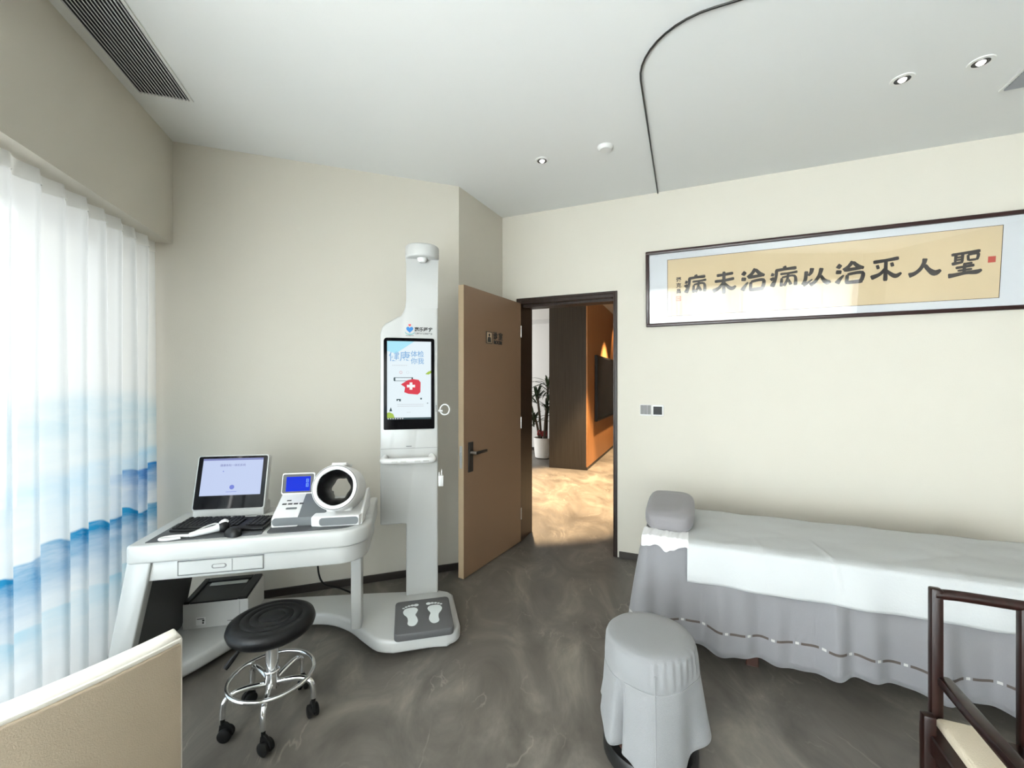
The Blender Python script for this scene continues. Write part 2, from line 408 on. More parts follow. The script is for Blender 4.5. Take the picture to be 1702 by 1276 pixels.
MB().prism([P_corner, P_in, (P_in[0]-.1, P_in[1]+.06), (P_corner[0]-.1, P_corner[1]+.06)], 0, CEIL+.02).build('wall_corner', 'wall_paint', kind='structure')
w = MB(); w.box(-7, DL0, S_W, S_W+TH, 0, CEIL+.02) if False else None
w = MB()
w.box(-1.523, DL0, S_W, S_W+TH, 0, CEIL+.02); w.box(DL1, L_RIGHT+.1, S_W, S_W+TH, 0, CEIL+.02); w.box(DL0, DL1, S_W, S_W+TH, DH, CEIL+.02)
place(w.build('wall_right', 'wall_paint', kind='structure', smooth=0), (0, 0, 0), RB)
place(MB().box(L_RIGHT, L_RIGHT+.1, S_BACK-.1, S_W, 0, CEIL+.02).build('wall_far_right', 'bounce_cut_taupe', kind='structure', smooth=0), (0, 0, 0), RB)
place(MB().box(4.25, L_RIGHT, S_BACK-.1, S_BACK, 0, CEIL+.02).build('wall_behind', 'bounce_cut_taupe', kind='structure', smooth=0), (0, 0, 0), RB)
# soffit over the window
MB().box(-.05, 11.35, -.5, 0, 2.25, CEIL+.02).build('wall_soffit', 'wall_paint', kind='structure', smooth=0)
place(bpy.data.objects['wall_soffit'], WO, WA)
# windows behind the curtain: aluminium frames with panes
for k in range(7):
    wr = sname('window_%d' % (k+1), W(.0+k*1.6, -.36), WA)
    fm = MB()
    fm.box(0, .05, -.03, .03, 0, 2.25); fm.box(1.55, 1.6, -.03, .03, 0, 2.25); fm.box(.05, 1.55, -.03, .03, 0, .06); fm.box(.05, 1.55, -.03, .03, 2.19, 2.25)
    fm.build('window_frame', 'alu', wr, smooth=0)
    MB().box(.05, 1.55, -.004, .004, .06, 2.19).build('pane', 'window_glass', wr, smooth=0)

def skirting(name, a, b, n, h=.05, th=.012):
    a = Vector((*a, 0)); b = Vector((*b, 0)); d = (b-a); L = d.length; d.normalize()
    o = MB().box(0, L, -th, 0, 0, h, .002, 1).build(name, 'baseboard_brown', kind='structure', smooth=0)
    o.location = a; o.rotation_euler = (0, 0, math.atan2(d.y, d.x)); return o
skirting('baseboard_back', (-2.3, 2.4993), P_corner, 0)
skirting('baseboard_corner', P_corner, P_in, 0)
skirting('baseboard_right', tuple(B(DL1+.035, S_W).xy), tuple(B(L_RIGHT, S_W).xy), 0)

# door lining: dark wood jambs, head and a narrow face trim
tr = MB()
tr.box(DL0, DL0+.02, S_W-.008, S_W+TH+.01, 0, DH, .002, 1); tr.box(DL1-.012, DL1+.0, S_W-.008, S_W+TH+.01, 0, DH, .002, 1)
tr.box(DL0+.02, DL1-.012, S_W-.008, S_W+TH+.01, DH-.03, DH, .002, 1)
tr.box(DL0+.02, DL1-.012, S_W+.05, S_W+.09, DH-.05, DH-.03)
tr.box(DL0-.02, DL0, S_W-.01, S_W, 0, DH+.02, .002, 1); tr.box(DL1, DL1+.02, S_W-.01, S_W, 0, DH+.02, .002, 1); tr.box(DL0, DL1, S_W-.01, S_W, DH, DH+.02, .002, 1)
place(tr.build('trim_1', 'dark_frame_wood', kind='structure', smooth=0), (0, 0, 0), RB)

# ------------------------------------------------------------------ the open door
hx, hy, fx, fy = .078, 3.70, -.342, 2.985
dW = math.hypot(fx-hx, fy-hy)
door = sname('door_1', (hx, hy, 0), math.atan2(fy-hy, fx-hx))    # local +x runs from the hinge to the free edge; +y is the visible face's side
MB().box(0, dW, -.046, 0, .008, 2.098, .002, 1).build('door_panel', 'beige_laminate', door, smooth=0)
MB().box(dW-.0005, dW+.0025, -.0455, -.0005, .010, 2.096).build('door_edge', 'beige_edge', door, smooth=0, label='paler edge of the door')
h = MB(); h.box(dW-.105, dW-.05, 0, .009, .755, .972, .002, 1); h.build('lock_plate', 'black_metal', door, smooth=0)
h = MB(); h.lathe([(.012, 0), (.012, .05)], 16, M=Matrix.Translation((dW-.078, .009, .895)) @ Matrix.Rotation(-PI/2, 4, 'X'))
h.build('handle_rose', 'steel', door)
h = MB(); h.box(dW-.215, dW-.07, .048, .062, .884, .906, .005, 2); h.build('door_handle', 'black_metal', door)
h = MB(); h.box(dW+.0025, dW+.004, -.034, -.012, .79, .95); h.box(dW+.004, dW+.012, -.030, -.016, .885, .905); h.build('latch_plate', 'steel', door, smooth=0)
h = MB()
for z in (.25, 1.05, 1.85): h.lathe([(.007, -.05), (.007, .05)], 12, M=Matrix.Translation((-.006, -.002, z)))
h.build('hinge', 'steel', door)
# sign on the door
sg = MB(); sx0 = dW-.285
DF = Matrix.Translation((0, .0015, 0)) @ Matrix.Rotation(PI, 4, 'Z') @ XZ   # drawing plane on the door face (x mirrored back)
def dp(x, z): return (-(x), z)
sign = bpy.data.objects.new('door_sign', None); COL.objects.link(sign); sign.parent = door; sign.location = (0, 0, -.048)
sb = MB(); sb.box(sx0-.075, sx0, 0, .003, 1.755, 1.84); sb.build('sign_plate', 'beige_edge', sign, smooth=0)
sb = MB()
for a in ((sx0-.078, sx0-.073, 1.752, 1.843), (sx0-.003, sx0+.002, 1.752, 1.843)): sb.box(a[0], a[1], 0, .005, a[2], a[3])
for a in ((1.752, 1.757), (1.838, 1.843)): sb.box(sx0-.078, sx0+.002, 0, .005, a[0], a[1])
sb.lathe([(.011, 0), (.011, .005)], 20, M=Matrix.Translation((sx0-.038, 0, 1.818)) @ Matrix.Rotation(-PI/2, 4, 'X'))
sb.prism([(-(sx0-.062), 1.762), (-(sx0-.012), 1.762), (-(sx0-.018), 1.797), (-(sx0-.026), 1.803), (-(sx0-.05), 1.803), (-(sx0-.057), 1.797)][::-1], -.002, .002, M=Matrix.Translation((0, .003, 0)) @ Matrix.Rotation(PI, 4, 'Z') @ XZ)
sb.build('sign_pictogram', 'print_black', sign, smooth=0)
text('sign_lettering', '诊 室', .062, 'print_black', sign, Matrix.Translation((sx0-.165, .002, 1.815)) @ Matrix.Rotation(PI, 4, 'Z') @ XZ, ext=.002, bold=.0014)
text('sign_lettering', 'ROOM', .04, 'print_black', sign, Matrix.Translation((sx0-.165, .002, 1.768)) @ Matrix.Rotation(PI, 4, 'Z') @ XZ, ext=.002, bold=.0012)

# ------------------------------------------------------------------ hallway beyond the door
hb = MB().box(-2.10, -1.481, 6.68, 11.9, 0, CEIL+.02).build('wall_hall_column', 'bronze_panel', kind='structure', smooth=0); place(hb, (0, 0, 0), RB)
ov = MB().box(-1.481, -1.463, 6.68, 11.9, .05, CEIL+.01).build('wall_hall_veneer', 'orange_veneer', kind='structure', smooth=0); place(ov, (0, 0, 0), RB)
place(MB().box(-1.481, -1.467, 6.68, 11.9, 0, .05).build('baseboard_hall', 'baseboard_brown', kind='structure', smooth=0), (0, 0, 0), RB)
place(MB().box(-7, -2.10, 8.3, 8.4, 0, CEIL+.02).build('wall_hall_white', 'ceiling_paint', kind='structure', smooth=0), (0, 0, 0), RB)
place(MB().box(-7, -2.11, 8.284, 8.3, 0, .06).build('baseboard_hall_white', 'baseboard_brown', kind='structure', smooth=0), (0, 0, 0), RB)
place(MB().box(-7, -2.11, 7.7, 8.3, 2.62, CEIL+.01).build('trim_2', 'ceiling_paint', kind='structure', smooth=0), (0, 0, 0), RB)
place(MB().box(-1.46, 4.6, 11.8, 11.9, 0, CEIL+.02).build('wall_hall_end', 'wall_paint', kind='structure', smooth=0), (0, 0, 0), RB)
place(MB().box(2.2, 2.3, S_W+TH, 11.8, 0, CEIL+.02).build('wall_hall_right', 'wall_paint', kind='structure', smooth=0), (0, 0, 0), RB)
place(MB().box(-7, -1.523, S_W+TH-.1, S_W+TH, 0, CEIL+.02).build('wall_hall_near', 'wall_paint', kind='structure', smooth=0), (0, 0, 0), RB)

tv = thing('television', 'large black flat screen television mounted on the orange wood wall of the hallway', 'television', B(-1.463, 8.35, 1.30), RB)
t = MB(); t.box(0, .05, -1.1, 1.1, -.57, .58, .006, 1); t.build('tv_frame', 'black_plastic', tv, smooth=0)
MB().box(.05, .053, -1.06, 1.06, -.53, .54).build('screen', 'black_gloss', tv, smooth=0)

pl = thing('potted_palm', 'tall green palm in a round white pot behind the dark hallway column', 'plant', B(-2.46, 7.5))
MB().lathe([(.14, 0), (.165, .02), (.185, .2), (.19, .37), (.195, .38), (.178, .38), (.172, .33), (0, .33)], 40).build('pot', 'pot_white', pl)
MB().lathe([(.17, .331), (.08, .345), (0, .35)], 24).build('soil', 'soil', pl)
random.seed(3)
lv = MB()
for (sx, sy, sh, ln) in ((-.05, .02, 1.22, -.08), (.05, .04, 1.40, .03), (.0, -.06, .98, .05), (-.09, -.02, .78, -.1)):
    top = Vector((sx+ln, sy, sh))
    MB().tube(smooth_path([(sx, sy, .34), (sx+ln*.4, sy, .3+sh*.4), top], 5), .022, 8).build('stem', 'stem_brown', pl)
    for k in range(22):
        a = random.uniform(0, 2*PI); el = random.uniform(.1, 1.35); L = random.uniform(.38, .62); wd = random.uniform(.016, .026)
        d = Vector((math.cos(a), math.sin(a), 0)); rl = d.x*CB-d.y*SB; L = min(L, (.27-(top.x*CB-top.y*SB))/max(.05, rl*math.cos(el))); side = Vector((-d.y, d.x, 0)); base = top-Vector((0, 0, random.uniform(0, .22)))
        def leaf(u, v, base=base, d=d, side=side, el=el, L=L, wd=wd):
            p = base+d*(L*u*math.cos(el))+Vector((0, 0, 1))*(L*u*math.sin(el)-.38*L*u*u*1.3)
            w = wd*math.sin(PI*min(1, .12+.88*u)**.8)
            return p+side*(v-.5)*2*w+Vector((0, 0, -abs(v-.5)*w*.8))
        lv.grid(7, 2, leaf)
lf = lv.build('leaves', 'leaf_green', pl); lf['kind'] = 'stuff'
rb = MB(); rb.lathe([(.05, .40), (.062, .45), (.05, .5)], 12, cap=False); rb.tube(smooth_path([(-.05, -.05, .47), (-.1, -.09, .52), (-.12, -.06, .44), (-.06, -.05, .46)]), .014, 6); rb.build('ribbon', 'ribbon_red', pl)

# ------------------------------------------------------------------ curtain
def curt(t0, t1, name, m, phase=0.0):
    nt = int((t1-t0)/.0095)
    sp = .133
    def fn(u, v):
        t = t0+(t1-t0)*u; z = .015+2.232*v
        ph = 2*PI*(t/sp)+phase+.5*math.sin(t*2.1)
        amp = .030*(1+.35*math.sin(t*3.3))*(.75+.25*(1-v))
        if v > .97: amp *= .55+.45*(1-v)/.03
        y = amp*(math.sin(ph)+.28*math.sin(2*ph+.6)) + .006*math.sin(ph*.5+v*3)
        x = t+.022*math.sin(ph+1.2)*(.6+.4*(1-v)) + .012*math.sin(v*4+t*5)*(1-v)
        return Vector((x, y-.085, z))
    curt.fn = fn; curt.nt = nt
    return MB().grid(nt, 26, fn, uvfn=lambda u, v: (t0+(t1-t0)*u, .015+2.232*v)).build(name, m, None, smooth=180)
def hang(t0, t1, label, phase, m):
    c = curt(t0, t1, 'sheer_curtain', m, phase=phase); place(c, WO, WA)
    tag(c, label, 'curtain', 'sheer window curtains')
    fn = curt.fn
    MB().grid(curt.nt, 2, lambda u, v: fn(u, .972+.028*v)+Vector((0, .0035, 0))).build('header_tape', 'header_tape', c, smooth=180)
hang(.03, 1.45, 'sheer white curtain printed with blue watercolour hills hanging at the left windows', 1.1, 'sheer_curtain')
hang(1.48, 11.1, 'second sheer curtain of the same blue print, further along the left windows behind the camera', .2, 'sheerer_curtain')

# ------------------------------------------------------------------ ceiling fittings
def vent(name, label, loc, rz, L, Wd, n, m):
    v = thing(name, label, 'air vent', loc, rz)
    MB().box(0, L, 0, Wd, -.002, .0).build('backing', 'vent_dark', v, smooth=0)
    fr = MB(); e = .012
    fr.box(-e, L+e, -e, 0, -.008, 0); fr.box(-e, L+e, Wd, Wd+e, -.008, 0); fr.box(-e, 0, 0, Wd, -.008, 0); fr.box(L, L+e, 0, Wd, -.008, 0)
    fr.build('vent_frame', 'warm_white_metal', v, smooth=0)
    sl = MB(); p = Wd/n
    for i in range(n):
        y = (i+.5)*p; sl.box(0, L, -.0015, .0015, -.0065, .0065, M=Matrix.Translation((0, y, -.010)) @ Matrix.Rotation(.75, 4, 'X'))
    sl.build('slats', m, v, smooth=0)
    return v
vent('air_vent', 'long slatted air vent in the ceiling beside the window soffit', W(.48, .05, CEIL), WA, 2.6, .22, 15, 'vent_slat')
vent('air_vent', 'small square slatted air grille in the ceiling above the bed', B(1.47, 2.64, CEIL), RB, .42, .26, 13, 'vent_slat_shaded')

def downlight(label, x, y):
    d = thing('recessed_downlight', label, 'downlight', (x, y, CEIL), 0, 'recessed ceiling downlights')
    MB().lathe([(.032, -.004), (.046, -.004), (.048, 0), (.03, 0)], 32, cap=False).build('rim', 'warm_white_metal', d)
    MB().lathe([(.033, -.003), (.030, -.0015), (.0, -.001)], 32).build('reflector', 'lamp_reflector', d)
    MB().lathe([(.0, -.014), (.011, -.012), (.016, -.006), (.018, -.0015)], 24).build('lens', 'lamp_lens', d)
    return d
d0 = downlight('single recessed downlight on the ceiling in front of the doorway', .20, 2.80)
dup(d0, (1.90, 2.05, CEIL), 'left one of two recessed downlights over the bed')
dup(d0, (2.16, 1.94, CEIL), 'recessed downlight over the bed, next to the square grille')
sd = thing('smoke_detector', 'flat round white smoke detector on the ceiling near the curtain track', 'smoke detector', (.584, 2.638, CEIL))
MB().lathe([(0, -.022), (.035, -.021), (.045, -.012), (.047, 0)], 32).build('body', 'warm_white_metal', sd)
MB().lathe([(.047, -.004), (.05, -.002), (.05, 0)], 32, cap=False).build('base_ring', 'switch_white', sd)

# bed curtain track: straight from the wall, a round corner, then along the bed
tp = [B(-.205, s, CEIL-.008) for s in (3.45, 3.2, 2.9, 2.6, 2.3)]
R_ = .30; c0 = (-.205+R_, 1.827+R_)
tp += [B(c0[0]-R_*math.cos(a), c0[1]-R_*math.sin(a), CEIL-.008) for a in [k*PI/2/10 for k in range(11)]]
tp += [B(l, 1.827, CEIL-.008) for l in (.5, 1.2, 2.0, 2.8)]
tag(MB().tube(tp, .0048, 8).build('curtain_track', 'black_metal'), 'thin black curtain track curving across the ceiling around the bed', 'curtain track')

# ------------------------------------------------------------------ framed calligraphy on the right wall
pic = thing('framed_calligraphy', 'long dark framed calligraphy scroll behind glass on the right wall above the bed', 'framed calligraphy', B(.795, S_W, 1.834), RB)
TIL = Matrix.Rotation(math.radians(5.2), 4, 'X')
PH, PW = .572, 2.17
fr = MB()
for a in ((-PW/2, PW/2, 0, .026), (-PW/2, PW/2, PH-.026, PH)): fr.box(a[0], a[1], -.034, -.004, a[2], a[3], .006, 2, M=TIL)
for a in ((-PW/2, -PW/2+.026), (PW/2-.026, PW/2)): fr.box(a[0], a[1], -.034, -.004, .02, PH-.02, .006, 2, M=TIL)
fr.build('picture_frame', 'picture_frame_wood', pic)
MB().box(-PW/2+.02, PW/2-.02, -.012, -.006, .02, PH-.02, M=TIL).build('mount', 'mount_paper', pic, smooth=0)
MB().box(-.927, .927, -.0135, -.012, .076, .497, M=TIL).build('scroll', 'scroll_paper', pic, smooth=0)
MB().box(-PW/2+.02, PW/2-.02, -.022, -.020, .02, PH-.02, M=TIL).build('glass', 'picture_glass', pic, smooth=0)
bd = MB()
for a in ((-.929, .929, .074, .077), (-.929, .929, .496, .499)): bd.box(a[0], a[1], -.0142, -.0135, a[2], a[3], M=TIL)
for a in ((-.929, -.926), (.926, .929)): bd.box(a[0], a[1], -.0142, -.0135, .074, .499, M=TIL)
bd.build('scroll_edge', 'stem_brown', pic, smooth=0)
G = {
 'sheng': [[(.10,.90,.07),(.5,.945,.06),(.93,.99,.075)], [(.24,.92,.06),(.22,.6,.05)], [(.43,.93,.06),(.42,.56,.05)], [(.24,.78,.045),(.43,.80,.045)], [(.24,.68,.045),(.43,.695,.045)], [(.12,.53,.08),(.45,.585,.05)],
           [(.58,.86,.05),(.60,.62,.05)], [(.58,.86,.05),(.86,.89,.06),(.84,.63,.05)], [(.6,.64,.05),(.84,.66,.05)], [(.24,.36,.06),(.5,.39,.06),(.78,.43,.07)], [(.5,.55,.06),(.49,.12,.06)], [(.3,.24,.05),(.72,.28,.05)], [(.5,.5,.05),(.72,.53,.05)],
           [(.03,.05,.11),(.2,.07,.09),(.55,.14,.075),(.85,.15,.10),(.99,.23,.05)]],
 'ren': [[(.5,.96,.10),(.47,.7,.08),(.36,.4,.08),(.2,.2,.09),(.03,.12,.12)], [(.5,.62,.08),(.62,.36,.09),(.8,.16,.13),(.98,.30,.06)]],
 'bu': [[(.10,.87,.09),(.5,.91,.075),(.9,.97,.09)], [(.5,.92,.07),(.5,.5,.075),(.5,.03,.09)], [(.5,.58,.07),(.32,.34,.08),(.04,.2,.12)], [(.5,.5,.06),(.7,.28,.09),(.84,.22,.10),(.99,.34,.05)], [(.2,.64,.10),(.3,.67,.10)], [(.64,.7,.10),(.75,.73,.10)]],
 'zhi': [[(.06,.86,.12),(.2,.76,.1)], [(.02,.57,.10),(.22,.55,.09)], [(.06,.06,.12),(.17,.25,.08),(.3,.42,.04)], [(.6,.99,.09),(.46,.78,.08),(.28,.62,.09)], [(.6,.96,.07),(.78,.76,.09),(.98,.66,.07)], [(.3,.62,.09),(.95,.68,.07)],
         [(.42,.42,.07),(.40,.05,.08)], [(.42,.43,.07),(.93,.47,.08),(.9,.1,.09)], [(.36,.07,.08),(.95,.1,.10)]],
 'yi': [[(.17,.84,.09),(.14,.4,.08),(.06,.1,.09)], [(.06,.08,.10),(.24,.22,.06),(.38,.38,.03)], [(.36,.99,.10),(.33,.75,.08),(.24,.58,.05)], [(.68,.95,.10),(.62,.6,.08),(.48,.25,.08),(.3,.06,.10)], [(.66,.56,.06),(.76,.3,.09),(.88,.16,.12),(.99,.2,.06)]],
 'bing': [[(.5,1.0,.08),(.54,.9,.08)], [(.18,.82,.08),(.55,.86,.07),(.95,.88,.09)], [(.22,.84,.08),(.2,.5,.07),(.06,.08,.12)], [(.02,.66,.09),(.14,.62,.07)], [(.0,.4,.09),(.14,.5,.06)],
          [(.36,.64,.06),(.7,.66,.055),(.99,.7,.07)], [(.42,.46,.06),(.40,.06,.08)], [(.42,.48,.05),(.88,.52,.06),(.92,.08,.09)], [(.66,.66,.06),(.62,.36,.06),(.5,.08,.08)], [(.65,.40,.05),(.76,.12,.08)]],
 'wei': [[(.2,.84,.08),(.5,.86,.075),(.88,.90,.08)], [(.12,.58,.08),(.5,.60,.075),(.92,.66,.08)], [(.5,1.0,.08),(.5,.5,.08),(.5,.0,.09)], [(.5,.54,.07),(.3,.28,.08),(.04,.14,.12)], [(.52,.48,.06),(.72,.26,.09),(.86,.22,.10),(.99,.32,.05)]],
}
def glyph(mb, key, x0, x1, z0, z1, y):
    for i, st in enumerate(G[key]):
        wx, wz = x1-x0, z1-z0
        P = smooth_path([(p[0]*wx, p[1]*wz, p[2]*.135) for p in st], 5)
        L, R = [], []
        for j, p in enumerate(P):
            d = P[min(j+1, len(P)-1)]-P[max(j-1, 0)]; d = Vector((d.x, d.y)); d.normalize(); nn = Vector((-d.y, d.x))
            e = 1 if 0 < j < len(P)-1 else .7
            L.append(Vector((p.x, p.y))+nn*p.z*e); R.append(Vector((p.x, p.y))-nn*p.z*e)
        b = bmesh.new(); yy = y-.00006*i
        lv_ = [b.verts.new((x0+q.x, yy, z0+q.y)) for q in L]; rv = [b.verts.new((x0+q.x, yy, z0+q.y)) for q in R]
        for j in range(len(lv_)-1): b.faces.new((lv_[j], rv[j], rv[j+1], lv_[j+1]))
        mb._merge(b, TIL)
for key, a, b_, z0, z1 in (('bing', -.012, .136, 2.065, 2.204), ('wei', .172, .33, 2.05, 2.208), ('zhi', .36, .51, 2.052, 2.211), ('bing', .543, .704, 2.061, 2.208), ('yi', .725, .892, 2.058, 2.18),
                           ('zhi', .915, 1.071, 2.053, 2.201), ('bu', 1.099, 1.262, 2.052, 2.199), ('ren', 1.292, 1.455, 2.065, 2.182), ('sheng', 1.481, 1.64, 2.05, 2.197)):
    g = MB(); glyph(g, key, a-.795, b_-.795, z0-1.834, z1-1.834, -.0138); g.build('brushed_character', 'ink', pic, smooth=0)
s_ = MB(); s_.box(1.664-.795, 1.698-.795, -.0142, -.0136, .286, .322, M=TIL); s_.build('red_seal', 'seal_red', pic, smooth=0)
s_ = MB()
for a in ((0, .034, 0, .004), (0, .034, .03, .034), (0, .004, 0, .034), (.03, .034, 0, .034), (.009, .012, .006, .028), (.016, .019, .006, .028), (.023, .026, .006, .028), (.009, .026, .016, .019)):
    s_.box(-.867+a[0], -.867+a[1], -.0142, -.0136, .187+a[2], .187+a[3], M=TIL)
s_.build('red_seal', 'seal_red', pic, smooth=0)
for i, ch in enumerate('張克昌'):
    text('signature_character', ch, .036, 'ink', pic, TIL @ Matrix.Translation((-.849, -.0138, .343-.043*i)) @ XZ, ext=.0002, bold=.0012)

# wall switches right of the doorway
sw = thing('wall_switch', 'light grey wall switch panel on the right wall beside the doorway', 'wall switch', B(-.295, S_W, 1.186), RB)
MB().box(-.043, .043, -.009, 0, -.043, .043, .003, 2).build('plate', 'switch_white', sw)
k_ = MB()
for i in range(3): k_.box(-.039+i*.0265, -.014+i*.0265, -.012, -.009, -.032, .039, .001, 1)
k_.build('rocker', 'switch_grey', sw, smooth=0)
sw = thing('thermostat', 'small white thermostat with a black display beside the grey switch', 'thermostat', B(-.205, S_W, 1.186), RB)
MB().box(-.043, .043, -.012, 0, -.043, .043, .003, 2).build('plate', 'switch_white', sw)
MB().box(-.033, .031, -.0135, -.012, -.032, .030, .001, 1).build('display', 'switch_black', sw, smooth=0)

# ------------------------------------------------------------------ health check station (column + desk on one base)
TS = math.radians(13); P0 = Vector((-.552, 2.585, 0)); E1 = Vector((math.cos(TS), math.sin(TS), 0)); E2 = Vector((-math.sin(TS), math.cos(TS), 0))
def S(u, v, z=0): return P0+E1*u+E2*v+Vector((0, 0, z))
st = thing('health_check_station', 'white self-service health check machine: tall screen column, desk and footprint platform', 'health check machine', P0, TS)
bp_ = smooth_path([(-1.30, -.56, 0), (-1.16, -.48, 0), (-1.05, -.37, 0), (-.93, -.20, 0), (-.80, -.11, 0), (-.66, -.085, 0), (-.52, -.11, 0), (-.40, -.20, 0), (-.31, -.32, 0), (-.235, -.415, 0), (-.15, -.45, 0)], 4)
poly = [(p.x, p.y) for p in bp_]+[(.05, -.445), (.12, -.44)]+[(.12+.075*math.cos(a), -.365+.075*math.sin(a)) for a in [-PI/2+k*PI/2/6 for k in range(7)]]
poly += [(.185, -.04), (.16, .0), (.11, .03), (-.3, .09), (-1.0, .17), (-1.32, .17)]
MB().prism(poly, .035, .105, .018, 3).build('base_platform', 'white_plastic', st, smooth=50)
for (u, v) in ((.07, -.36), (-.15, -.36), (-.95, .05), (-1.2, .05), (.08, -.02), (-1.22, -.45)):
    c_ = MB(); c_.lathe([(.009, .02), (.009, .036)], 10, M=Matrix.Translation((u, v, 0)))
    c_.lathe([(.02, -.012), (.024, -.008), (.024, .008), (.02, .012)], 20, M=Matrix.Translation((u, v, .024)) @ Matrix.Rotation(PI/2, 4, 'Y')); c_.build('caster', 'warm_white_metal', st)
# footprint scale
M_ = Matrix.Translation((0, -.305, .105)) @ Matrix.Rotation(math.radians(1), 4, 'Z')
pd = MB().prism(rrect(-.148, .152, -.165, .165, .025), 0, .04, .008, 2, M=M_).build('foot_scale', 'pad_grey', st)
def foot(sx):
    out = MB(); MM = M_ @ Matrix.Translation((sx*.062, -.01, .0402))
    sh = [(-.022, -.085), (-.033, -.055), (-.03, -.02), (-.022, .01), (-.030, .035), (-.036, .06), (-.026, .083), (0, .09), (.03, .083), (.043, .055), (.038, .025), (.022, -.005), (.018, -.04), (.02, -.07), (.008, -.09), (-.01, -.094)]
    P = smooth_path([(x*sx, y, 0) for x, y in sh]+[(sh[0][0]*sx, sh[0][1], 0)], 3)[:-1]
    out.poly([Vector((p.x, p.y, 0)) for p in (P if sx > 0 else P[::-1])], M=MM)
    for x, y, r in ((-.028, .112, .0135), (-.007, .113, .0095), (.011, .110, .0085), (.027, .103, .0078), (.041, .092, .0072)):
        out.lathe([(r, 0), (0, .0004)], 16, M=MM @ Matrix.Translation((x*sx, y, 0)), cap=False)
    return out.build('footprint', 'foot_white', pd, smooth=0, label='white bare footprint on the grey scale')
foot(1); foot(-1)
# column: narrow below, wide at the screen, narrow neck above
cw = [(-.095, .10), (.0965, .10), (.0965, 2.14), (.088, 2.16), (-.088, 2.16), (-.095, 2.14), (-.095, 1.92)]
cw += [(-.095-.05*(1-math.cos(a)), 1.92-.12*math.sin(a)) for a in [k*PI/2/8 for k in range(1, 9)]]
cw += [(-.19, 1.772), (-.215, 1.758), (-.236, 1.735), (-.246, 1.70), (-.246, .548), (-.240, .542), (-.101, .542), (-.095, .536)]
MB().prism(cw, -.075, 0, .010, 3, M=XZ).build('column', 'white_plastic', st, smooth=50)
nk = MB()
def neck(u, v):                                     # the neck sweeps forward into the head
    x = -.094+.189*u; a = v
    return Vector((x, -.0006-.10*a**3, 1.86+.30*a))
hd = MB().prism(rrect(-.0985, .0985, -.155, .07, [.09, .09, .02, .02], 10), 2.135, 2.212, .012, 3).build('head', 'white_plastic', st, smooth=50)
nk.grid(8, 12, neck); nk.grid(1, 12, lambda u, v: Vector((-.094, -.0006-.10*v**3+u*(.0006+.10*v**3), 1.86+.30*v))); nk.grid(1, 12, lambda u, v: Vector((.095, -.10*v**3*(1-u)-.0006*(1-u), 1.86+.30*v)))
nk.build('neck', 'white_plastic', st, smooth=60)
MB().lathe([(0, -.026), (.018, -.024), (.026, -.015), (.03, 0)], 24, M=Matrix.Translation((0, -.095, 2.136))).build('height_sensor', 'switch_white', st)
# screen
sc_ = MB().prism(rrect(-.226, .074, 1.117, 1.672, [.006, .006, .012, .02]), .0, .006, 0, M=XZ).build('screen', 'black_gloss', st, smooth=0)
DX0, DX1, DZ0, DZ1 = -.206, .054, 1.178, 1.652
def flat(name, x0, x1, z0, z1, m, parent, y): return MB().box(x0, x1, y-.0004, y, z0, z1).build(name, m, parent, smooth=0)
flat('display', DX0, DX1, DZ0, DZ1, 'scr_white', sc_, -.0062)
Y1 = -.0067
def sq(pts, m, name='screen_graphic', y=Y1): return MB().poly([Vector((x, y, z)) for x, z in pts]).build(name, m, sc_, smooth=0)
sq([(DX0, DZ1-.06), (DX0+.05, DZ1-.075), (DX0+.16, DZ1), (DX0, DZ1)], 'scr_sky')
sq([(DX0, DZ0+.01), (DX0+.045, DZ0+.01), (DX0+.035, DZ0+.035), (DX0+.012, DZ0+.045), (DX0, DZ0+.04)], 'scr_green')
sq([(DX0+.012, DZ0+.05), (DX0+.03, DZ0+.05), (DX0+.022, DZ0+.075)], 'scr_dark')
sq([(DX0, DZ0), (DX1, DZ0), (DX1, DZ0+.011), (DX0, DZ0+.011)], 'scr_dark')
q = MB()
for i in range(7): q.box(DX0+.004+i*.014, DX0+.010+i*.014, Y1-.0006, Y1-.0003, DZ0+.003, DZ0+.008)
q.build('screen_graphic', 'scr_pure', sc_, smooth=0)
sq([(DX1-.035, DZ0+.275), (DX1-.018, DZ0+.29), (DX1, DZ0+.297), (DX1, DZ0+.282), (DX1-.015, DZ0+.272)], 'scr_green')
text('screen_text', '健康', .064, 'scr_cyan', sc_, Matrix.Translation((DX0+.073, Y1, DZ0+.378)) @ XZ, ext=0, bold=.0006)
text('screen_text', '体检', .040, 'scr_cyan', sc_, Matrix.Translation((DX0+.178, Y1, DZ0+.395)) @ XZ, ext=0, bold=.0006)
text('screen_text', '你我', .040, 'scr_cyan', sc_, Matrix.Translation((DX0+.178, Y1, DZ0+.352)) @ XZ, ext=0, bold=.0006)
q = MB()
for i in range(9): q.box(DX0+.03+i*.010, DX0+.036+i*.010, Y1-.0003, Y1, DZ0+.325, DZ0+.33)
q.build('screen_text', 'scr_pale', sc_, smooth=0)
for z_ in (.088, .077):
    q = MB()
    for i in range(26): q.box(DX0+.06+i*.006, DX0+.064+i*.006, Y1-.0003, Y1, DZ0+z_, DZ0+z_+.005)
    q.build('screen_text', 'scr_pale', sc_, smooth=0)
q = MB()
for i in range(5): q.box(DX0+.115+i*.005, DX0+.118+i*.005, Y1-.0003, Y1, DZ0+.04, DZ0+.045)
q.build('screen_text', 'scr_pale', sc_, smooth=0)
q = MB()
for a in ((.04, .15, .252, .255), (.04, .15, .232, .235), (.038, .048, .235, .252), (.143, .152, .240, .255)): q.box(DX0+a[0], DX0+a[1], Y1-.0003, Y1, DZ0+a[2], DZ0+a[3])
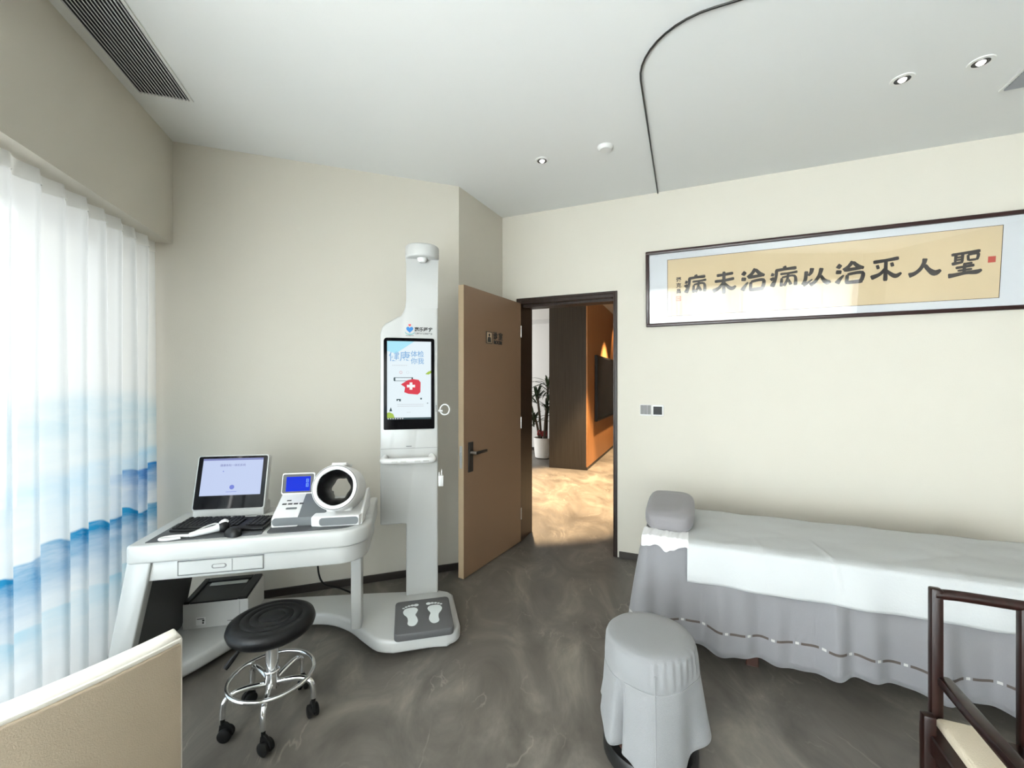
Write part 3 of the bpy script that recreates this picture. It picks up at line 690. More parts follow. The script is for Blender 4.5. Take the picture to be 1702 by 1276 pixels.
q.build('screen_graphic', 'scr_dark', sc_, smooth=0)
q = MB()
for a in ((.055, .08, .118, .124), (.055, .062, .112, .124), (.07, .08, .11, .118)): q.box(DX0+a[0], DX0+a[1], Y1-.0003, Y1, DZ0+a[2], DZ0+a[3])
q.build('screen_graphic', 'scr_dark', sc_, smooth=0)
for a in ((.195, .205, .12, .13), (.235, .243, .095, .099)): MB().box(DX0+a[0], DX0+a[1], Y1-.0003, Y1, DZ0+a[2], DZ0+a[3]).build('screen_graphic', 'scr_dark', sc_, smooth=0)
sq([(DX0+.10, DZ0+.165), (DX0+.125, DZ0+.155), (DX0+.18, DZ0+.150), (DX0+.196, DZ0+.165), (DX0+.197, DZ0+.225), (DX0+.185, DZ0+.24), (DX0+.15, DZ0+.245), (DX0+.12, DZ0+.238), (DX0+.08, DZ0+.212), (DX0+.105, DZ0+.195)], 'scr_red', y=Y1-.0004)
cx_, cz_ = DX0+.14, DZ0+.202
q = MB(); q.box(cx_-.024, cx_+.024, Y1-.0010, Y1-.0007, cz_-.008, cz_+.008); q.box(cx_-.008, cx_+.008, Y1-.0010, Y1-.0007, cz_-.022, cz_+.022); q.build('screen_graphic', 'scr_pure', sc_, smooth=0)
for r_ in (0, 1):
    MB().lathe([(.007, 0), (.0085, 0)], 16, M=Matrix.Translation((DX0+.08+r_*.04, Y1, DZ0+.285)) @ XZ, cap=False).build('screen_graphic', 'scr_red' if r_ == 0 else 'scr_pale', sc_, smooth=0)
# printed mark above the screen
lg = bpy.data.objects.new('printed_logo', None); COL.objects.link(lg); lg.parent = st
hp = []
for k in range(40):
    a = 2*PI*k/40; hp.append((.0013*16*math.sin(a)**3, .0013*(13*math.cos(a)-5*math.cos(2*a)-2*math.cos(3*a)-math.cos(4*a))))
MB().poly([Vector((-.0735+x, -.0012, 1.725+z*1.05)) for x, z in hp[::-1]]).build('blue_heart', 'logo_blue', lg, smooth=0)
MB().poly([Vector((-.0735+x*.38, -.0016, 1.7515+z*.38)) for x, z in hp[::-1]]).build('red_heart', 'logo_red', lg, smooth=0)
MB().tube([(-.0735+.028*math.cos(a), -.001, 1.712+.017*math.sin(a)) for a in [PI+.05+k*(PI-.1)/14 for k in range(15)]], [.0005+.0022*math.sin(PI*k/14)**.5 for k in range(15)], 6).build('teal_swoosh', 'logo_teal', lg)
LX = .004
text('logo_lettering', '嘉乐医疗', .0272, 'print_black', lg, Matrix.Translation((.009, -.001, 1.725)) @ XZ, ext=.0003, bold=.0009)
text('logo_lettering', '健康管理工作站平台', .0118, 'print_grey', lg, Matrix.Translation((.009, -.001, 1.700)) @ XZ, ext=.0003, bold=.0004, sx=1.0)
text('logo_lettering', 'www.jialeyl.com', .0075, 'print_grey', lg, Matrix.Translation((-.0735, -.001, 1.6885)) @ XZ, ext=.0003, bold=.0003)
# lower details of the column
MB().box(-.243, .094, -.0008, .0, 1.0, 1.0025).build('panel_seam', 'switch_grey', st, smooth=0)
MB().box(-.095, -.062, -.0012, 0, 1.0115, 1.0155).build('small_print', 'print_grey', st, smooth=0)
hn = MB().tube(smooth_path([(-.215, -.004, .948), (-.225, -.05, .942), (-.205, -.082, .94), (-.075, -.088, .94), (.045, -.082, .94), (.065, -.05, .942), (.055, -.004, .948)], 6), .0185, 14).build('grip_bar', 'switch_white', st, smooth=60)
for a in (-.175, -.125, -.045, .005): MB().box(a, a+.034, -.1085, -.103, .936, .944, .001, 1).build('electrode', 'steel', hn, smooth=0)
q = MB(); q.tube([(.137+.028*math.cos(a), -.02, 1.235+.032*math.sin(a)) for a in [2*PI*k/24 for k in range(24)]], .0045, 8, closed=True); q.box(.096, .125, -.03, -.01, 1.222, 1.234, .003, 1); q.build('probe_holder', 'switch_white', st)
q = MB(); q.box(.0965, .128, -.03, .0, .765, .83, .004, 2); q.build('thermometer_cup', 'switch_white', st)
q = MB(); q.tube([(.104, -.015, .82), (.102, -.018, .85)], .004, 6); q.tube([(.117, -.015, .82), (.119, -.012, .865)], .0035, 6); q.build('thermometer_probe', 'vent_slat', st)
q = MB()
for i in range(5): q.box(.083, .0875, -.0008, 0, 1.222+i*.0085, 1.2275+i*.0085)
q.build('small_print', 'print_grey', st, smooth=0)
# desk
DT = .72
dk = MB().prism(rrect(-1.215, -.252, -.585, -.095, [.02, .13, .02, .02], 10), DT-.078, DT, .012, 3).build('desk_top', 'white_plastic', st, smooth=50)
MB().prism(rrect(-1.20, -.268, -.560, -.115, [.02, .13, .02, .02], 10), DT-.162, DT-.07, .006, 2).build('desk_apron', 'white_plastic', st, smooth=50)
q = MB(); q.box(-.292, -.252, -.42, -.095, DT-.01, DT+.022, .010, 3); q.build('desk_rim', 'white_plastic', st)
MB().prism([(-1.158, -.553), (-.735, -.553), (-.715, -.545), (-.735, -.37), (-.75, -.345), (-1.155, -.30)], DT-.004, DT+.0025).build('desk_mat', 'grey_mat', dk, smooth=0, label='dark grey inlay under the keyboard')
MB().prism(rrect(-.70, -.305, -.55, -.13, [.03, .09, .03, .03], 8), DT-.004, DT+.0025).build('desk_mat', 'grey_mat', dk, smooth=0, label='dark grey inlay under the blood pressure monitor')
dr = bpy.data.objects.new('drawer', None); COL.objects.link(dr); dr.parent = st
q = MB()
for a in ((-1.035, -.70, .571, .5735), (-1.035, -.70, .632, .6345), (-1.035, -1.0325, .571, .6345), (-.7025, -.70, .571, .6345)): q.box(a[0], a[1], -.5615, -.5595, a[2], a[3])
q.build('drawer_gap', 'print_grey', dr, smooth=0)
MB().box(-1.031, -.7035, -.5635, -.558, .575, .631, .002, 1).build('drawer_front', 'white_plastic', dr, smooth=0)
MB().box(-.826, -.8245, -.5645, -.5632, .577, .629).build('drawer_seam', 'print_grey', dr, smooth=0)
MB().prism(rrect(-.905, -.847, .592, .611, .009), .0, .0025, M=Matrix.Translation((0, -.5625, 0)) @ XZ).build('drawer_pull', 'switch_grey', dr, smooth=0)
MB().prism(rrect(-.899, -.853, .5965, .6095, .006), .0, .003, M=Matrix.Translation((0, -.563, 0)) @ XZ).build('drawer_pull', 'white_plastic', dr, smooth=0)
# splayed left leg frame with a dark inner panel, and the slim right leg
q = MB(); q.prism([(-1.212, .655), (-1.125, .655), (-1.14, .56), (-1.235, .08), (-1.31, .08)], .0, .05, .006, 2, M=Matrix.Translation((0, -.525, 0)) @ XZ)
q.prism([(-1.205, .655), (-1.172, .655), (-1.272, .09), (-1.302, .09)], -.42, .0, .004, 1, M=Matrix.Translation((0, -.52, 0)) @ XZ); q.build('desk_leg', 'white_plastic', st, smooth=50)
MB().prism([(-1.170, .64), (-1.152, .64), (-1.253, .10), (-1.272, .10)], -.46, -.0, M=Matrix.Translation((0, -.52, 0)) @ XZ).build('leg_panel', 'grey_panel', st, smooth=0, label='dark grey inner panel of the desk leg')
MB().box(-.372, -.318, -.30, -.21, .10, .60, .010, 2).build('desk_leg', 'white_plastic', st)

# printer on the base under the desk
pr = thing('printer', 'light grey laser printer with a black top tray on the shelf under the desk', 'printer', S(-1.075, -.105, .105), TS)
MB().prism([(0, 0), (0, .13), (.235, .148), (.25, .14), (.25, 0)], -.155, .155, .006, 2, M=Matrix(((0, 0, 1, 0), (1, 0, 0, 0), (0, 1, 0, 0), (0, 0, 0, 1)))).build('body', 'printer_grey', pr)
tm = Matrix.Translation((0, 0, .13)) @ Matrix.Rotation(math.atan2(.018, .235), 4, 'X')
q = MB(); q.box(-.15, -.122, -.002, .24, 0, .014, .003, 1, M=tm); q.box(.105, .15, -.002, .24, 0, .014, .003, 1, M=tm); q.box(-.122, .105, .2, .24, 0, .014, .003, 1, M=tm); q.box(-.122, .105, -.002, .03, 0, .008, .003, 1, M=tm); q.build('top_cover', 'black_plastic', pr)
MB().box(-.122, .105, .03, .2, .0005, .003, M=tm).build('output_tray', 'dark_recess', pr, smooth=0)
MB().box(-.10, .09, .165, .198, .003, .007, .002, 1, M=tm).build('paper_stop', 'tray_grey', pr, smooth=0)
q = MB(); q.box(.112, .1135, -.0008, 0, .01, .125); q.build('panel_seam', 'print_grey', pr, smooth=0)
q = MB()
for a in ((-.088, -.055, .046, .050), (-.063, -.053, .034, .043), (-.063, -.055, .022, .031)): q.box(a[0], a[1], -.0015, -.0007, a[2], a[3])
q.build('sticker_print', 'print_black', pr, smooth=0)
MB().box(-.092, -.048, -.0009, 0, .016, .056).build('sticker', 'switch_white', pr, smooth=0)
MB().box(.055, .085, -.0012, 0, .022, .026).build('badge', 'switch_grey', pr, smooth=0)

# all-in-one computer
mo = thing('desktop_computer', 'white all-in-one computer with a lit pale blue screen behind the black keyboard', 'computer', S(-.967, -.222, DT), TS-math.radians(4))
q = MB(); q.prism([(-.165, -.006), (.165, -.006), (.15, .115), (-.15, .115)], 0, .05, .006, 2); q.build('foot', 'white_plastic', mo)
LE = Matrix.Translation((0, 0, .032)) @ Matrix.Rotation(math.radians(-14), 4, 'X')
bd_ = MB().prism(rrect(-.17, .17, 0, .275, .012), -.025, .012, .004, 2, M=LE @ XZ)
bd_.prism([(0, .02), (0, .25), (.06, .16), (.085, .03)], -.145, .145, .008, 2, M=LE @ Matrix.Translation((0, .022, 0)) @ Matrix(((0, 0, 1, 0), (1, 0, 0, 0), (0, 1, 0, 0), (0, 0, 0, 1))))
bd_.build('housing', 'white_plastic', mo)
cs = MB().prism(rrect(-.164, .164, .006, .270, .010), .012, .0135, M=LE @ XZ).build('screen', 'black_gloss', mo, smooth=0)
def mf(x0, x1, z0, z1, m, y=-.0141, name='screen_graphic'): return MB().box(x0, x1, y-.0003, y, z0, z1, M=LE).build(name, m, cs, smooth=0)
mf(-.142, .144, .072, .258, 'scr_desktop', name='display'); mf(-.142, .144, .248, .258, 'scr_bar', -.0145)
text('screen_text', '健康体检一体机系统', .0135, 'scr_text', cs, LE @ Matrix.Translation((.0, -.0146, .222)) @ XZ, ext=0)
MB().lathe([(.0115, 0), (0, .0002)], 24, M=LE @ Matrix.Translation((.006, -.0146, .112)) @ XZ, cap=False).build('screen_graphic', 'scr_violet', cs, smooth=0)
mf(-.045, -.04, .19, .195, 'scr_violet', -.0146); mf(-.02, .03, .088, .090, 'scr_violet', -.0146)

# keyboard
kb = thing('keyboard', 'black computer keyboard on the desk in front of the white computer', 'keyboard', S(-.912, -.405, DT+.0025), TS-math.radians(9))
KT = Matrix.Rotation(math.radians(5), 4, 'X')
MB().box(-.205, .205, -.07, .07, .004, .016, .004, 2, M=KT @ Matrix.Translation((0, 0, .004))).build('body', 'black_plastic', kb)
ks = []
for r_ in range(6):
    y = .055-r_*.0215; x = -.197
    row = [1]*15 if r_ else [1, 0, 1, 1, 1, 1, 0, 1, 1, 1, 1, 0, 1, 1, 1]
    if r_ == 5: row = [1.2, 1.2, 1.2, 5.8, 1.2, 1.2, 1.2, 1]
    for wkey in row:
        wd = .0185*(wkey if wkey else .6)
        if wkey: ks.append((x, x+wd-.003, y))
        x += wd
        if x > .09: break
    for i in range(4): ks.append((.112+i*.0205, .1295+i*.0205, y))
for a, b_, y in ks[:100]:
    MB().box(a, b_, y-.0085, y+.0085, .020, .026, .0015, 1, M=KT).build('key', 'key_plastic', kb, smooth=0)
mfeet = MB(); mfeet.box(-.19, -.15, .05, .062, 0, .012); mfeet.box(.15, .19, .05, .062, 0, .012); mfeet.build('tilt_foot', 'black_plastic', kb, smooth=0)
# mouse
ms = thing('computer_mouse', 'black computer mouse on the grey desk inlay in front of the keyboard', 'mouse', S(-.835, -.53, DT+.0025), TS+math.radians(40))
def msf(p, a): return p
q = MB(); q.sphere((0, 0, .0), 1, sub=4, scale=(.032, .05, .036))
for v in q.bm.verts:
    if v.co.z < 0: v.co.z = 0
    v.co.z *= 1-.25*(v.co.y/.05)
q.build('shell', 'black_plastic', ms, smooth=60)
MB().lathe([(.008, -.003), (.009, 0), (.008, .003)], 14, M=Matrix.Translation((0, .028, .027)) @ Matrix.Rotation(PI/2, 4, 'Y')).build('wheel', 'rubber', ms)
# handheld scanner with coiled strap
hs = thing('handheld_scanner', 'white handheld scanner with a dark head and loop cord lying on the desk inlay', 'scanner', S(-.962, -.522, DT+.0025), TS+math.radians(14)); hs.scale = (.8, .8, .85)
q = MB(); q.tube(smooth_path([(-.055, 0, .014), (-.01, .004, .018), (.045, .012, .024), (.085, .022, .03)], 5), [.010, .0125, .0135, .014, .0145, .015, .0155, .016, .0165, .017, .0175, .018, .019, .02, .021, .021], 14); q.build('handle', 'switch_white', hs, smooth=60)
q = MB(); q.sphere((.10, .02, .03), 1, sub=3, scale=(.030, .024, .028)); q.build('head', 'black_plastic', hs, smooth=60)
q = MB(); q.tube(smooth_path([(.088, .024, .042), (.105, .026, .056), (.122, .026, .05)], 4), [.016, .017, .016, .015, .014, .012, .01, .008, .006], 10); q.build('head_cap', 'switch_white', hs, smooth=60)
q = MB(); q.tube(smooth_path([(-.05, .004, .016), (.0, .045, .03), (.05, .075, .036), (.075, .06, .03), (.05, .035, .026)], 6), .005, 8); q.build('trigger_loop', 'switch_white', hs)
q = MB(); q.tube(smooth_path([(-.055, 0, .012), (-.10, .018, .012), (-.16, .03, .01), (-.185, .012, .009), (-.15, -.008, .009), (-.09, -.006, .009)], 6), .0075, 8); q.build('cord', 'switch_white', hs, smooth=60)

# arm-in blood pressure monitor
bp = thing('blood_pressure_monitor', 'white and grey arm-in blood pressure monitor with a blue display and black cuff ring', 'blood pressure monitor', S(-.49, -.37, DT+.0025), TS-math.radians(3))
SIDE = Matrix(((0, 0, 1, 0), (1, 0, 0, 0), (0, 1, 0, 0), (0, 0, 0, 1)))       # profile in (y,z), extruded along x
q = MB(); q.prism([(-.11, 0), (-.11, .012), (-.105, .042), (-.085, .052), (.06, .128), (.085, .125), (.10, .10), (.10, 0)], -.205, -.088, .006, 2, M=SIDE)
q.build('console', 'switch_white', bp)
q = MB(); q.prism([(-.106, .0), (-.108, .040), (-.085, .05), (.02, .112), (.035, .117), (.09, .112), (.09, 0)], -.092, .03, .005, 2, M=SIDE); q.build('centre_body', 'band_grey', bp)
q = MB(); q.prism(rrect(-.2, .0, .006, .042, .016), 0, .004, M=Matrix.Translation((0, -.108, 0)) @ XZ); q.build('front_band', 'band_grey', bp, smooth=0)
q = MB(); q.prism([(-.02, -.135), (.02, -.148), (.195, -.148), (.205, -.12), (.205, .12), (-.02, .12)], 0, .05, .008, 2); q.build('cuff_base', 'switch_white', bp)
q = MB(); q.prism(rrect(.018, .192, .008, .044, .014), 0, .004, M=Matrix.Translation((0, -.147, 0)) @ XZ); q.build('front_band', 'band_grey', bp, smooth=0)
# side wing on the right
q = MB(); q.prism([(-.13, .0), (-.12, .045), (.06, .125), (.10, .12), (.12, 0)], .196, .208, .004, 2, M=SIDE); q.build('side_wing', 'switch_white', bp)
# display
dm = Matrix.Translation((-.133, .04, .115)) @ Matrix.Rotation(math.radians(-14), 4, 'X') @ XZ
q = MB(); q.prism(rrect(-.078, .078, 0, .105, .010), -.018, .004, .004, 2, M=dm); q.build('display_housing', 'switch_white', bp)
q = MB(); q.prism(rrect(-.073, .073, .006, .099, .008), .004, .006, M=dm); ds = q.build('display_bezel', 'grey_panel', bp, smooth=0)
q = MB(); q.prism(rrect(-.056, .058, .014, .086, .002), .006, .0066, M=dm); q.build('display', 'scr_blue', ds, smooth=0)
q = MB()
def seg7(x, y, w, h):
    t_ = .003
    for a in ((0, w, 0, t_), (0, w, h/2-t_/2, h/2+t_/2), (0, w, h-t_, h), (0, t_, 0, h), (w-t_, w, 0, h)):
        q.prism([(x+a[0], y+a[2]), (x+a[1], y+a[2]), (x+a[1], y+a[3]), (x+a[0], y+a[3])], .0067, .0070, M=dm)
seg7(.038, .034, .012, .018); seg7(.038, .056, .012, .018)
q.build('digits', 'scr_digit', ds, smooth=0)
# keys on the sloping console
sl_ = Matrix.Translation((-.133, -.085, .0525)) @ Matrix.Rotation(math.atan2(.076, .145), 4, 'X')
q = MB()
for i in range(4): q.box(-.05+i*.026, -.03+i*.026, .062, .072, 0, .002, .0008, 1, M=sl_)
q.box(-.035, -.015, .088, .095, 0, .001, M=sl_); q.build('buttons', 'grey_panel', bp, smooth=0)
q = MB(); q.prism(rrect(-.025, .025, .03, .042, .005), 0, .0015, M=sl_); q.build('start_button', 'band_grey', bp, smooth=0)
# cuff ring: an open tube, tilted
CM = Matrix.Translation((.088, -.075, .165)) @ Matrix.Rotation(math.radians(-2), 4, 'Z') @ Matrix.Rotation(math.radians(-16), 4, 'X') @ Matrix.Rotation(PI/2, 4, 'X')
q = MB(); q.lathe([(.082, .062), (.098, .070), (.106, .062), (.108, .04), (.110, -.10), (.10, -.115), (.082, -.115)], 48, cap=False, M=CM); q.build('cuff_ring', 'switch_white', bp, smooth=50)
q = MB(); q.lathe([(.0995, .0703), (.1015, .0692)], 48, cap=False, M=CM); q.build('ring_groove', 'grey_panel', bp)
q = MB(); q.lathe([(.084, .064), (.076, .052), (.058, .02), (.050, -.03), (.052, -.09), (.084, -.112)], 42, cap=False, M=CM, fn=lambda p, a: Vector((p.x*(1+.06*math.cos(6*a)), p.y*(1+.06*math.cos(6*a)), p.z)) if p.xy.length < .08 else p)
q.build('cuff_lining', 'black_leather', bp, smooth=60)
q = MB(); q.box(-.06, .06, -.06, .03, 0, .06, .012, 3, M=Matrix.Translation((.088, -.015, .045))); q.box(-.035, .035, -.05, .07, .0, .014, .004, 2, M=CM @ Matrix.Translation((0, .106, -.03)) @ Matrix.Rotation(-PI/2, 4, 'X')); q.build('ring_saddle', 'switch_white', bp)

# cables
tag(MB().tube(smooth_path([S(-.58, -.06, .60), S(-.585, -.055, .40), S(-.56, -.05, .26), S(-.47, .0, .19), S(-.40, .06, .115), S(-.36, .14, .012), S(-.25, .17, .008), S(-.10, .15, .008), S(-.02, .11, .008)], 8), .005, 8).build('power_cable', 'rubber'), 'black power cable hanging behind the desk and running to the column foot', 'cable')

# ------------------------------------------------------------------ black rolling stool
sx_, sy_ = -1.0, 1.755
so = thing('rolling_stool', 'round black padded stool with chrome foot ring and five casters', 'stool', (sx_, sy_, 0))
q = MB(); q.lathe([(0, .362), (.10, .362), (.145, .368), (.160, .382), (.166, .40), (.160, .418), (.14, .428), (.118, .430), (.115, .4275), (.112, .430), (.085, .4305), (.082, .428), (.079, .4305), (.052, .431), (.049, .4285), (.046, .431), (0, .432)], 56); q.build('seat', 'black_leather', so, smooth=50)
q = MB(); q.lathe([(.05, .345), (.05, .363)], 24); q.box(-.07, .07, -.05, .05, .352, .363); q.build('seat_plate', 'black_metal', so)
q = MB(); q.lathe([(.013, .30), (.013, .35)], 16); q.build('gas_piston', 'black_metal', so)
q = MB(); q.lathe([(.0, .135), (.026, .135), (.026, .20), (.024, .205), (.024, .325), (.020, .328), (0, .328)], 28); q.lathe([(.027, .196), (.03, .20), (.03, .206), (.027, .21)], 28, cap=False); q.build('post', 'chrome', so)
q = MB(); q.tube(smooth_path([(-.03, -.02, .355), (-.075, -.055, .345), (-.10, -.085, .315), (-.118, -.115, .285)], 4), [.005]*7+[.007, .009, .010, .010, .010, .009], 8); q.build('height_lever', 'black_plastic', so)
q = MB(); q.tube([(.158*math.cos(2*PI*k/48), .158*math.sin(2*PI*k/48), .185) for k in range(48)], .008, 10, closed=True); q.build('foot_ring', 'chrome', so, smooth=60)
A0 = math.atan2(1.60-sy_, -.944-sx_)
for k in range(5):
    a = A0+k*2*PI/5; c, s = math.cos(a), math.sin(a)
    q = MB(); q.tube(smooth_path([(c*.02, s*.02, .155), (c*.09, s*.09, .168), (c*.14, s*.14, .165), (c*.166, s*.166, .14), (c*.170, s*.170, .085)], 6), .011, 12); lg_ = q.build('leg', 'chrome', so, smooth=60)
    q = MB(); ca = a+[.9, 2.2, .5, 1.6, 2.6][k]; CMx = Matrix.Translation((c*.170, s*.170, 0)) @ Matrix.Rotation(ca, 4, 'Z')
    for e in (-.013, .013):
        q.lathe([(0, -.009), (.019, -.009), (.0255, -.005), (.0255, .005), (.019, .009), (0, .009)], 22, M=CMx @ Matrix.Translation((.012, e, .0255)) @ Matrix.Rotation(PI/2, 4, 'X'))
    q.prism([(-.014, .030), (-.01, .060), (.004, .072), (.016, .068), (.036, .05), (.042, .03), (.03, .026), (.0, .03)], -.006, .006, .002, 1, M=CMx @ XZ)
    q.lathe([(.008, .06), (.008, .09)], 10, M=CMx)
    q.build('caster', 'rubber', lg_, smooth=40)

# ------------------------------------------------------------------ massage bed
bed = thing('massage_bed', 'narrow massage bed in a long grey fabric skirt along the right wall', 'bed', B(0, 0), RB)
L0, L1, S0, S1, BT = -.215, 1.72, 2.30, 2.885, .60
MB().box(L0+.02, L1-.02, S0+.02, S1-.02, .50, BT-.004, .03, 4).build('mattress', 'grey_cloth', bed)
MB().box(L0+.06, L1-.06, S0+.05, S1-.05, .40, .50).build('frame', 'stained_wood', bed, smooth=0)
for (l, s) in ((-.12+.42, S0+.10), (L1-.2, S0+.10), (-.10, S1-.1), (L1-.2, S1-.1)):
    MB().box(l-.028, l+.028, s-.028, s+.028, 0, .42, .004, 1).build('leg', 'stained_wood', bed, smooth=0)
# skirt perimeter
def perimeter(n):
    rr = .035; pts = []
    poly = rrect(L0, L1, S0, S1, rr, 5); poly.append(poly[0]); 
    seg = [(Vector(poly[i]), Vector(poly[i+1])) for i in range(len(poly)-1)]; tot = sum((b-a).length for a, b in seg)
    out = []; acc = 0; k = 0
    for i in range(n):
        d = tot*i/n
        while d > acc+(seg[k][1]-seg[k][0]).length: acc += (seg[k][1]-seg[k][0]).length; k += 1
        a, b = seg[k]; t_ = (d-acc)/(b-a).length; p = a.lerp(b, t_); dd = (b-a).normalized(); out.append((p, Vector((dd.y, -dd.x)), d))
    return out
NP = 560
PER = perimeter(NP)
def skirt_off(d, k, p):                    # k = 0 at the top, 1 at the hem
    f = .016*math.sin(d*17+.8*math.sin(d*5))+.014*math.sin(d*31+1.3+math.sin(d*7))+.008*math.sin(d*53+.4)
    c = 0
    for cl, cs in ((L0, S0), (L1, S0), (L1, S1), (L0, S1)):
        q_ = math.hypot(p.x-cl, p.y-cs); c += math.exp(-(q_/.07)**2)
    return k*(.030+f*(1.2 if p.y < S0+.1 else .8))+c*.025*k - .006*(1-k)
def hem(d): return .100+.012*math.sin(d*6.5+.8)+.007*math.sin(d*15)
def sk(u, v):
    i = int(round(u*NP)) % NP; p, nrm, d = PER[i]; k = (1-v)
    z = hem(d)+(BT-.004-hem(d))*v
    o = skirt_off(d, k**.8, p)
    if v > .97: o -= (v-.97)/.03*.01
    q_ = p+nrm*o; return Vector((q_.x, q_.y, z))
skm = MB(); skm.grid(NP, 18, sk, closed_u=True)
skirt = skm.build('skirt', 'grey_cloth', bed, smooth=180)
md = skirt.modifiers.new('thickness', 'SOLIDIFY'); md.thickness = .003; md.offset = 1
MB().prism([tuple((p-nrm*.006)) for p, nrm, d in PER[::4]], BT-.006, BT, .003, 1).build('top_cover', 'grey_cloth', bed)
def lace_pt(i, k2):
    p, nrm, d = PER[i % NP]; z = .20+.006*math.sin(d*9)+.011*k2
    k = 1-(z-hem(d))/(BT-hem(d)); q_ = p+nrm*(skirt_off(d, k**.8, p)+.0045); return Vector((q_.x, q_.y, z))
run = [i for i in range(NP) if PER[i][0].y < S0+.3]
cut = next((k for k in range(1, len(run)) if run[k] != run[k-1]+1), 0); run = run[cut:]+run[:cut]
MB().grid(len(run)-1, 1, lambda u, v: lace_pt(run[int(round(u*(len(run)-1)))], v), uvfn=lambda u, v: (u*len(run)*PER[1][2], v)).build('lace_trim', 'lace_trim', skirt, smooth=0, label='dark broken lace ribbon above the hem')

# white sheet over the bed
def sheet(u, v):
    l = .003+(1.735-.003)*u
    top = S1-.01-S0; drop = .168
    a = v*(top+drop+.03)
    wr = .004*math.sin(l*9+v*7)+.003*mnoise.noise(Vector((l*5, v*6, 1.3)))*2
    if a < top:
        s = S1-.01-a; z = BT+.006+abs(wr)*.9+.003*mnoise.noise(Vector((l*9, s*9, 0)))
        e = max(0, (a-(top-.03))/.03); z -= .006*e*e
    else:
        b = a-top; r = .02; an = min(b/r, PI/2)
        s = S0-.012*math.sin(an)-.0; z = BT-.0+.0-.012*(1-math.cos(an)) - max(0, b-r*PI/2)
        kk = min(1, b/.16)
        s -= .010+ kk*(.022+.006*math.sin(l*17+2.0)+.004*math.sin(l*29))
        z -= .004*math.sin(l*3+.5)*kk
    for cl, cw_, ch_, sl in ((.60, .010, .007, .35), (1.05, .014, .004, -.5), (.33, .012, .003, .2)):
        g_ = ch_*math.exp(-((l-cl-sl*(v-.7)*.3)/cw_)**2)*max(0, 1-abs(v-.72)/.3)
        if a < top: z += g_
        else: s -= g_
    return Vector((l, s, z))
sh = MB().grid(300, 60, sheet).build('bed_sheet', 'white_sheet', None, smooth=180); place(sh, (0, 0, 0), RB)
md = sh.modifiers.new('thickness', 'SOLIDIFY'); md.thickness = .002; md.offset = 1
tag(sh, 'plain white sheet draped over the top and front edge of the massage bed', 'bed sheet')
# pillow and towel at the head
q = MB(); q.sphere((0, 0, 0), 1, sub=5)
for v in q.bm.verts:
    c = v.co.copy()
    def se(x, e): return math.copysign(abs(x)**e, x)
    x, y, z = se(c.x, .42), se(c.y, .42), se(c.z, .62)
    v.co = Vector((.128*x*(1-.06*abs(y)**3), .225*y*(1-.05*abs(x)**3), .056*z*(1+.0*y)+.004*mnoise.noise(c*3)+.0025*math.sin(y*16+x*4)*max(0, 1-abs(z))))
pw = q.build('pillow', 'pillow_cloth', None, smooth=180); pw.location = B(-.085, 2.60, .668); pw.rotation_euler = (math.radians(5), 0, RB-.03)
tag(pw, 'plump grey pillow at the head of the massage bed beside the white sheet', 'pillow')
q = MB()
MB_ = [(-.09, .06), (-.075, .045), (-.055, .055), (-.04, .02), (-.03, .035), (0, .045), (.04, .04), (.07, .05), (.1, .03)]
def towel(u, v):
    l = -.215+.225*u; jag = .028+.022*(.5+.5*math.sin(u*11+.8))+.028*math.exp(-((u-.5)/.10)**2)
    top = .13; a = v*(top+jag)
    wz = .004*math.sin(u*16)+.003*math.sin(u*37+v*4)
    if a < top: return Vector((l, S0+.118-a, BT+.008+abs(wz)))
    b = a-top; return Vector((l, S0-.016-.02*math.sin(min(1.2, b/.03)) , BT+.004-b*.9+wz*.5))
tw = q.grid(44, 22, towel).build('hand_towel', 'towel_white', None, smooth=180); place(tw, (0, 0, 0), RB)
md = tw.modifiers.new('thickness', 'SOLIDIFY'); md.thickness = .003; md.offset = 1
tag(tw, 'crumpled white towel tucked under the grey pillow over the bed edge', 'towel')

# ------------------------------------------------------------------ fabric covered stool
fs = thing('covered_stool', 'round stool under a pleated grey fabric cover, standing in front of the bed', 'stool', (.523, 1.60, 0))
MB().lathe([(0, 0), (.165, 0), (.172, .008), (.172, .05), (.165, .06), (0, .06)], 48).build('base', 'black_metal', fs)
MB().lathe([(.0, .06), (.135, .06), (.14, .40), (0, .40)], 40).build('core', 'stained_wood', fs)
pa = math.atan2(-1.6, -.523)                         # towards the viewer's side of the room
def cover(p, a):
    z = p.z; k = max(0, min(1, (.425-z)/.30)); r0 = p.xy.length
    if r0 < 1e-5: return p
    w = .012*math.sin(3*(a-pa)+2.1)+.008*math.sin(5*(a-pa)+.3)+.004*math.sin(9*a)
    pl_ = -.052*math.exp(-((((a-pa+.62+PI) % (2*PI))-PI)/.075)**2)*min(1, max(0, (.345-z)/.05)) if z < .345 else 0
    gather = .0022*math.sin(34*a)*max(0, 1-abs(z-.40)/.06) if math.sin(a-pa-.2) > -.2 else 0
    r = r0+k*w*1.3+pl_*k+gather
    if z < .36: z = z-(.030*math.sin(2*(a-pa)+.9)+.028*math.cos(a-pa)+.012*math.sin(5*(a-pa)))*max(0, (.36-z)/.26)
    return Vector((r*math.cos(a), r*math.sin(a), z))
prof = [(.0, .452), (.06, .4525), (.12, .451), (.148, .447), (.156, .44), (.160, .43), (.163, .40), (.166, .37), (.1665, .345), (.1655, .342), (.168, .338), (.172, .30), (.177, .25), (.182, .20), (.187, .16), (.191, .13), (.193, .118)]
cv = MB().lathe(prof, 220, fn=cover, cap=False).build('fabric_cover', 'stool_cloth', fs, smooth=180)
md = cv.modifiers.new('thickness', 'SOLIDIFY'); md.thickness = .003; md.offset = 1
sm = MB()
pts = []
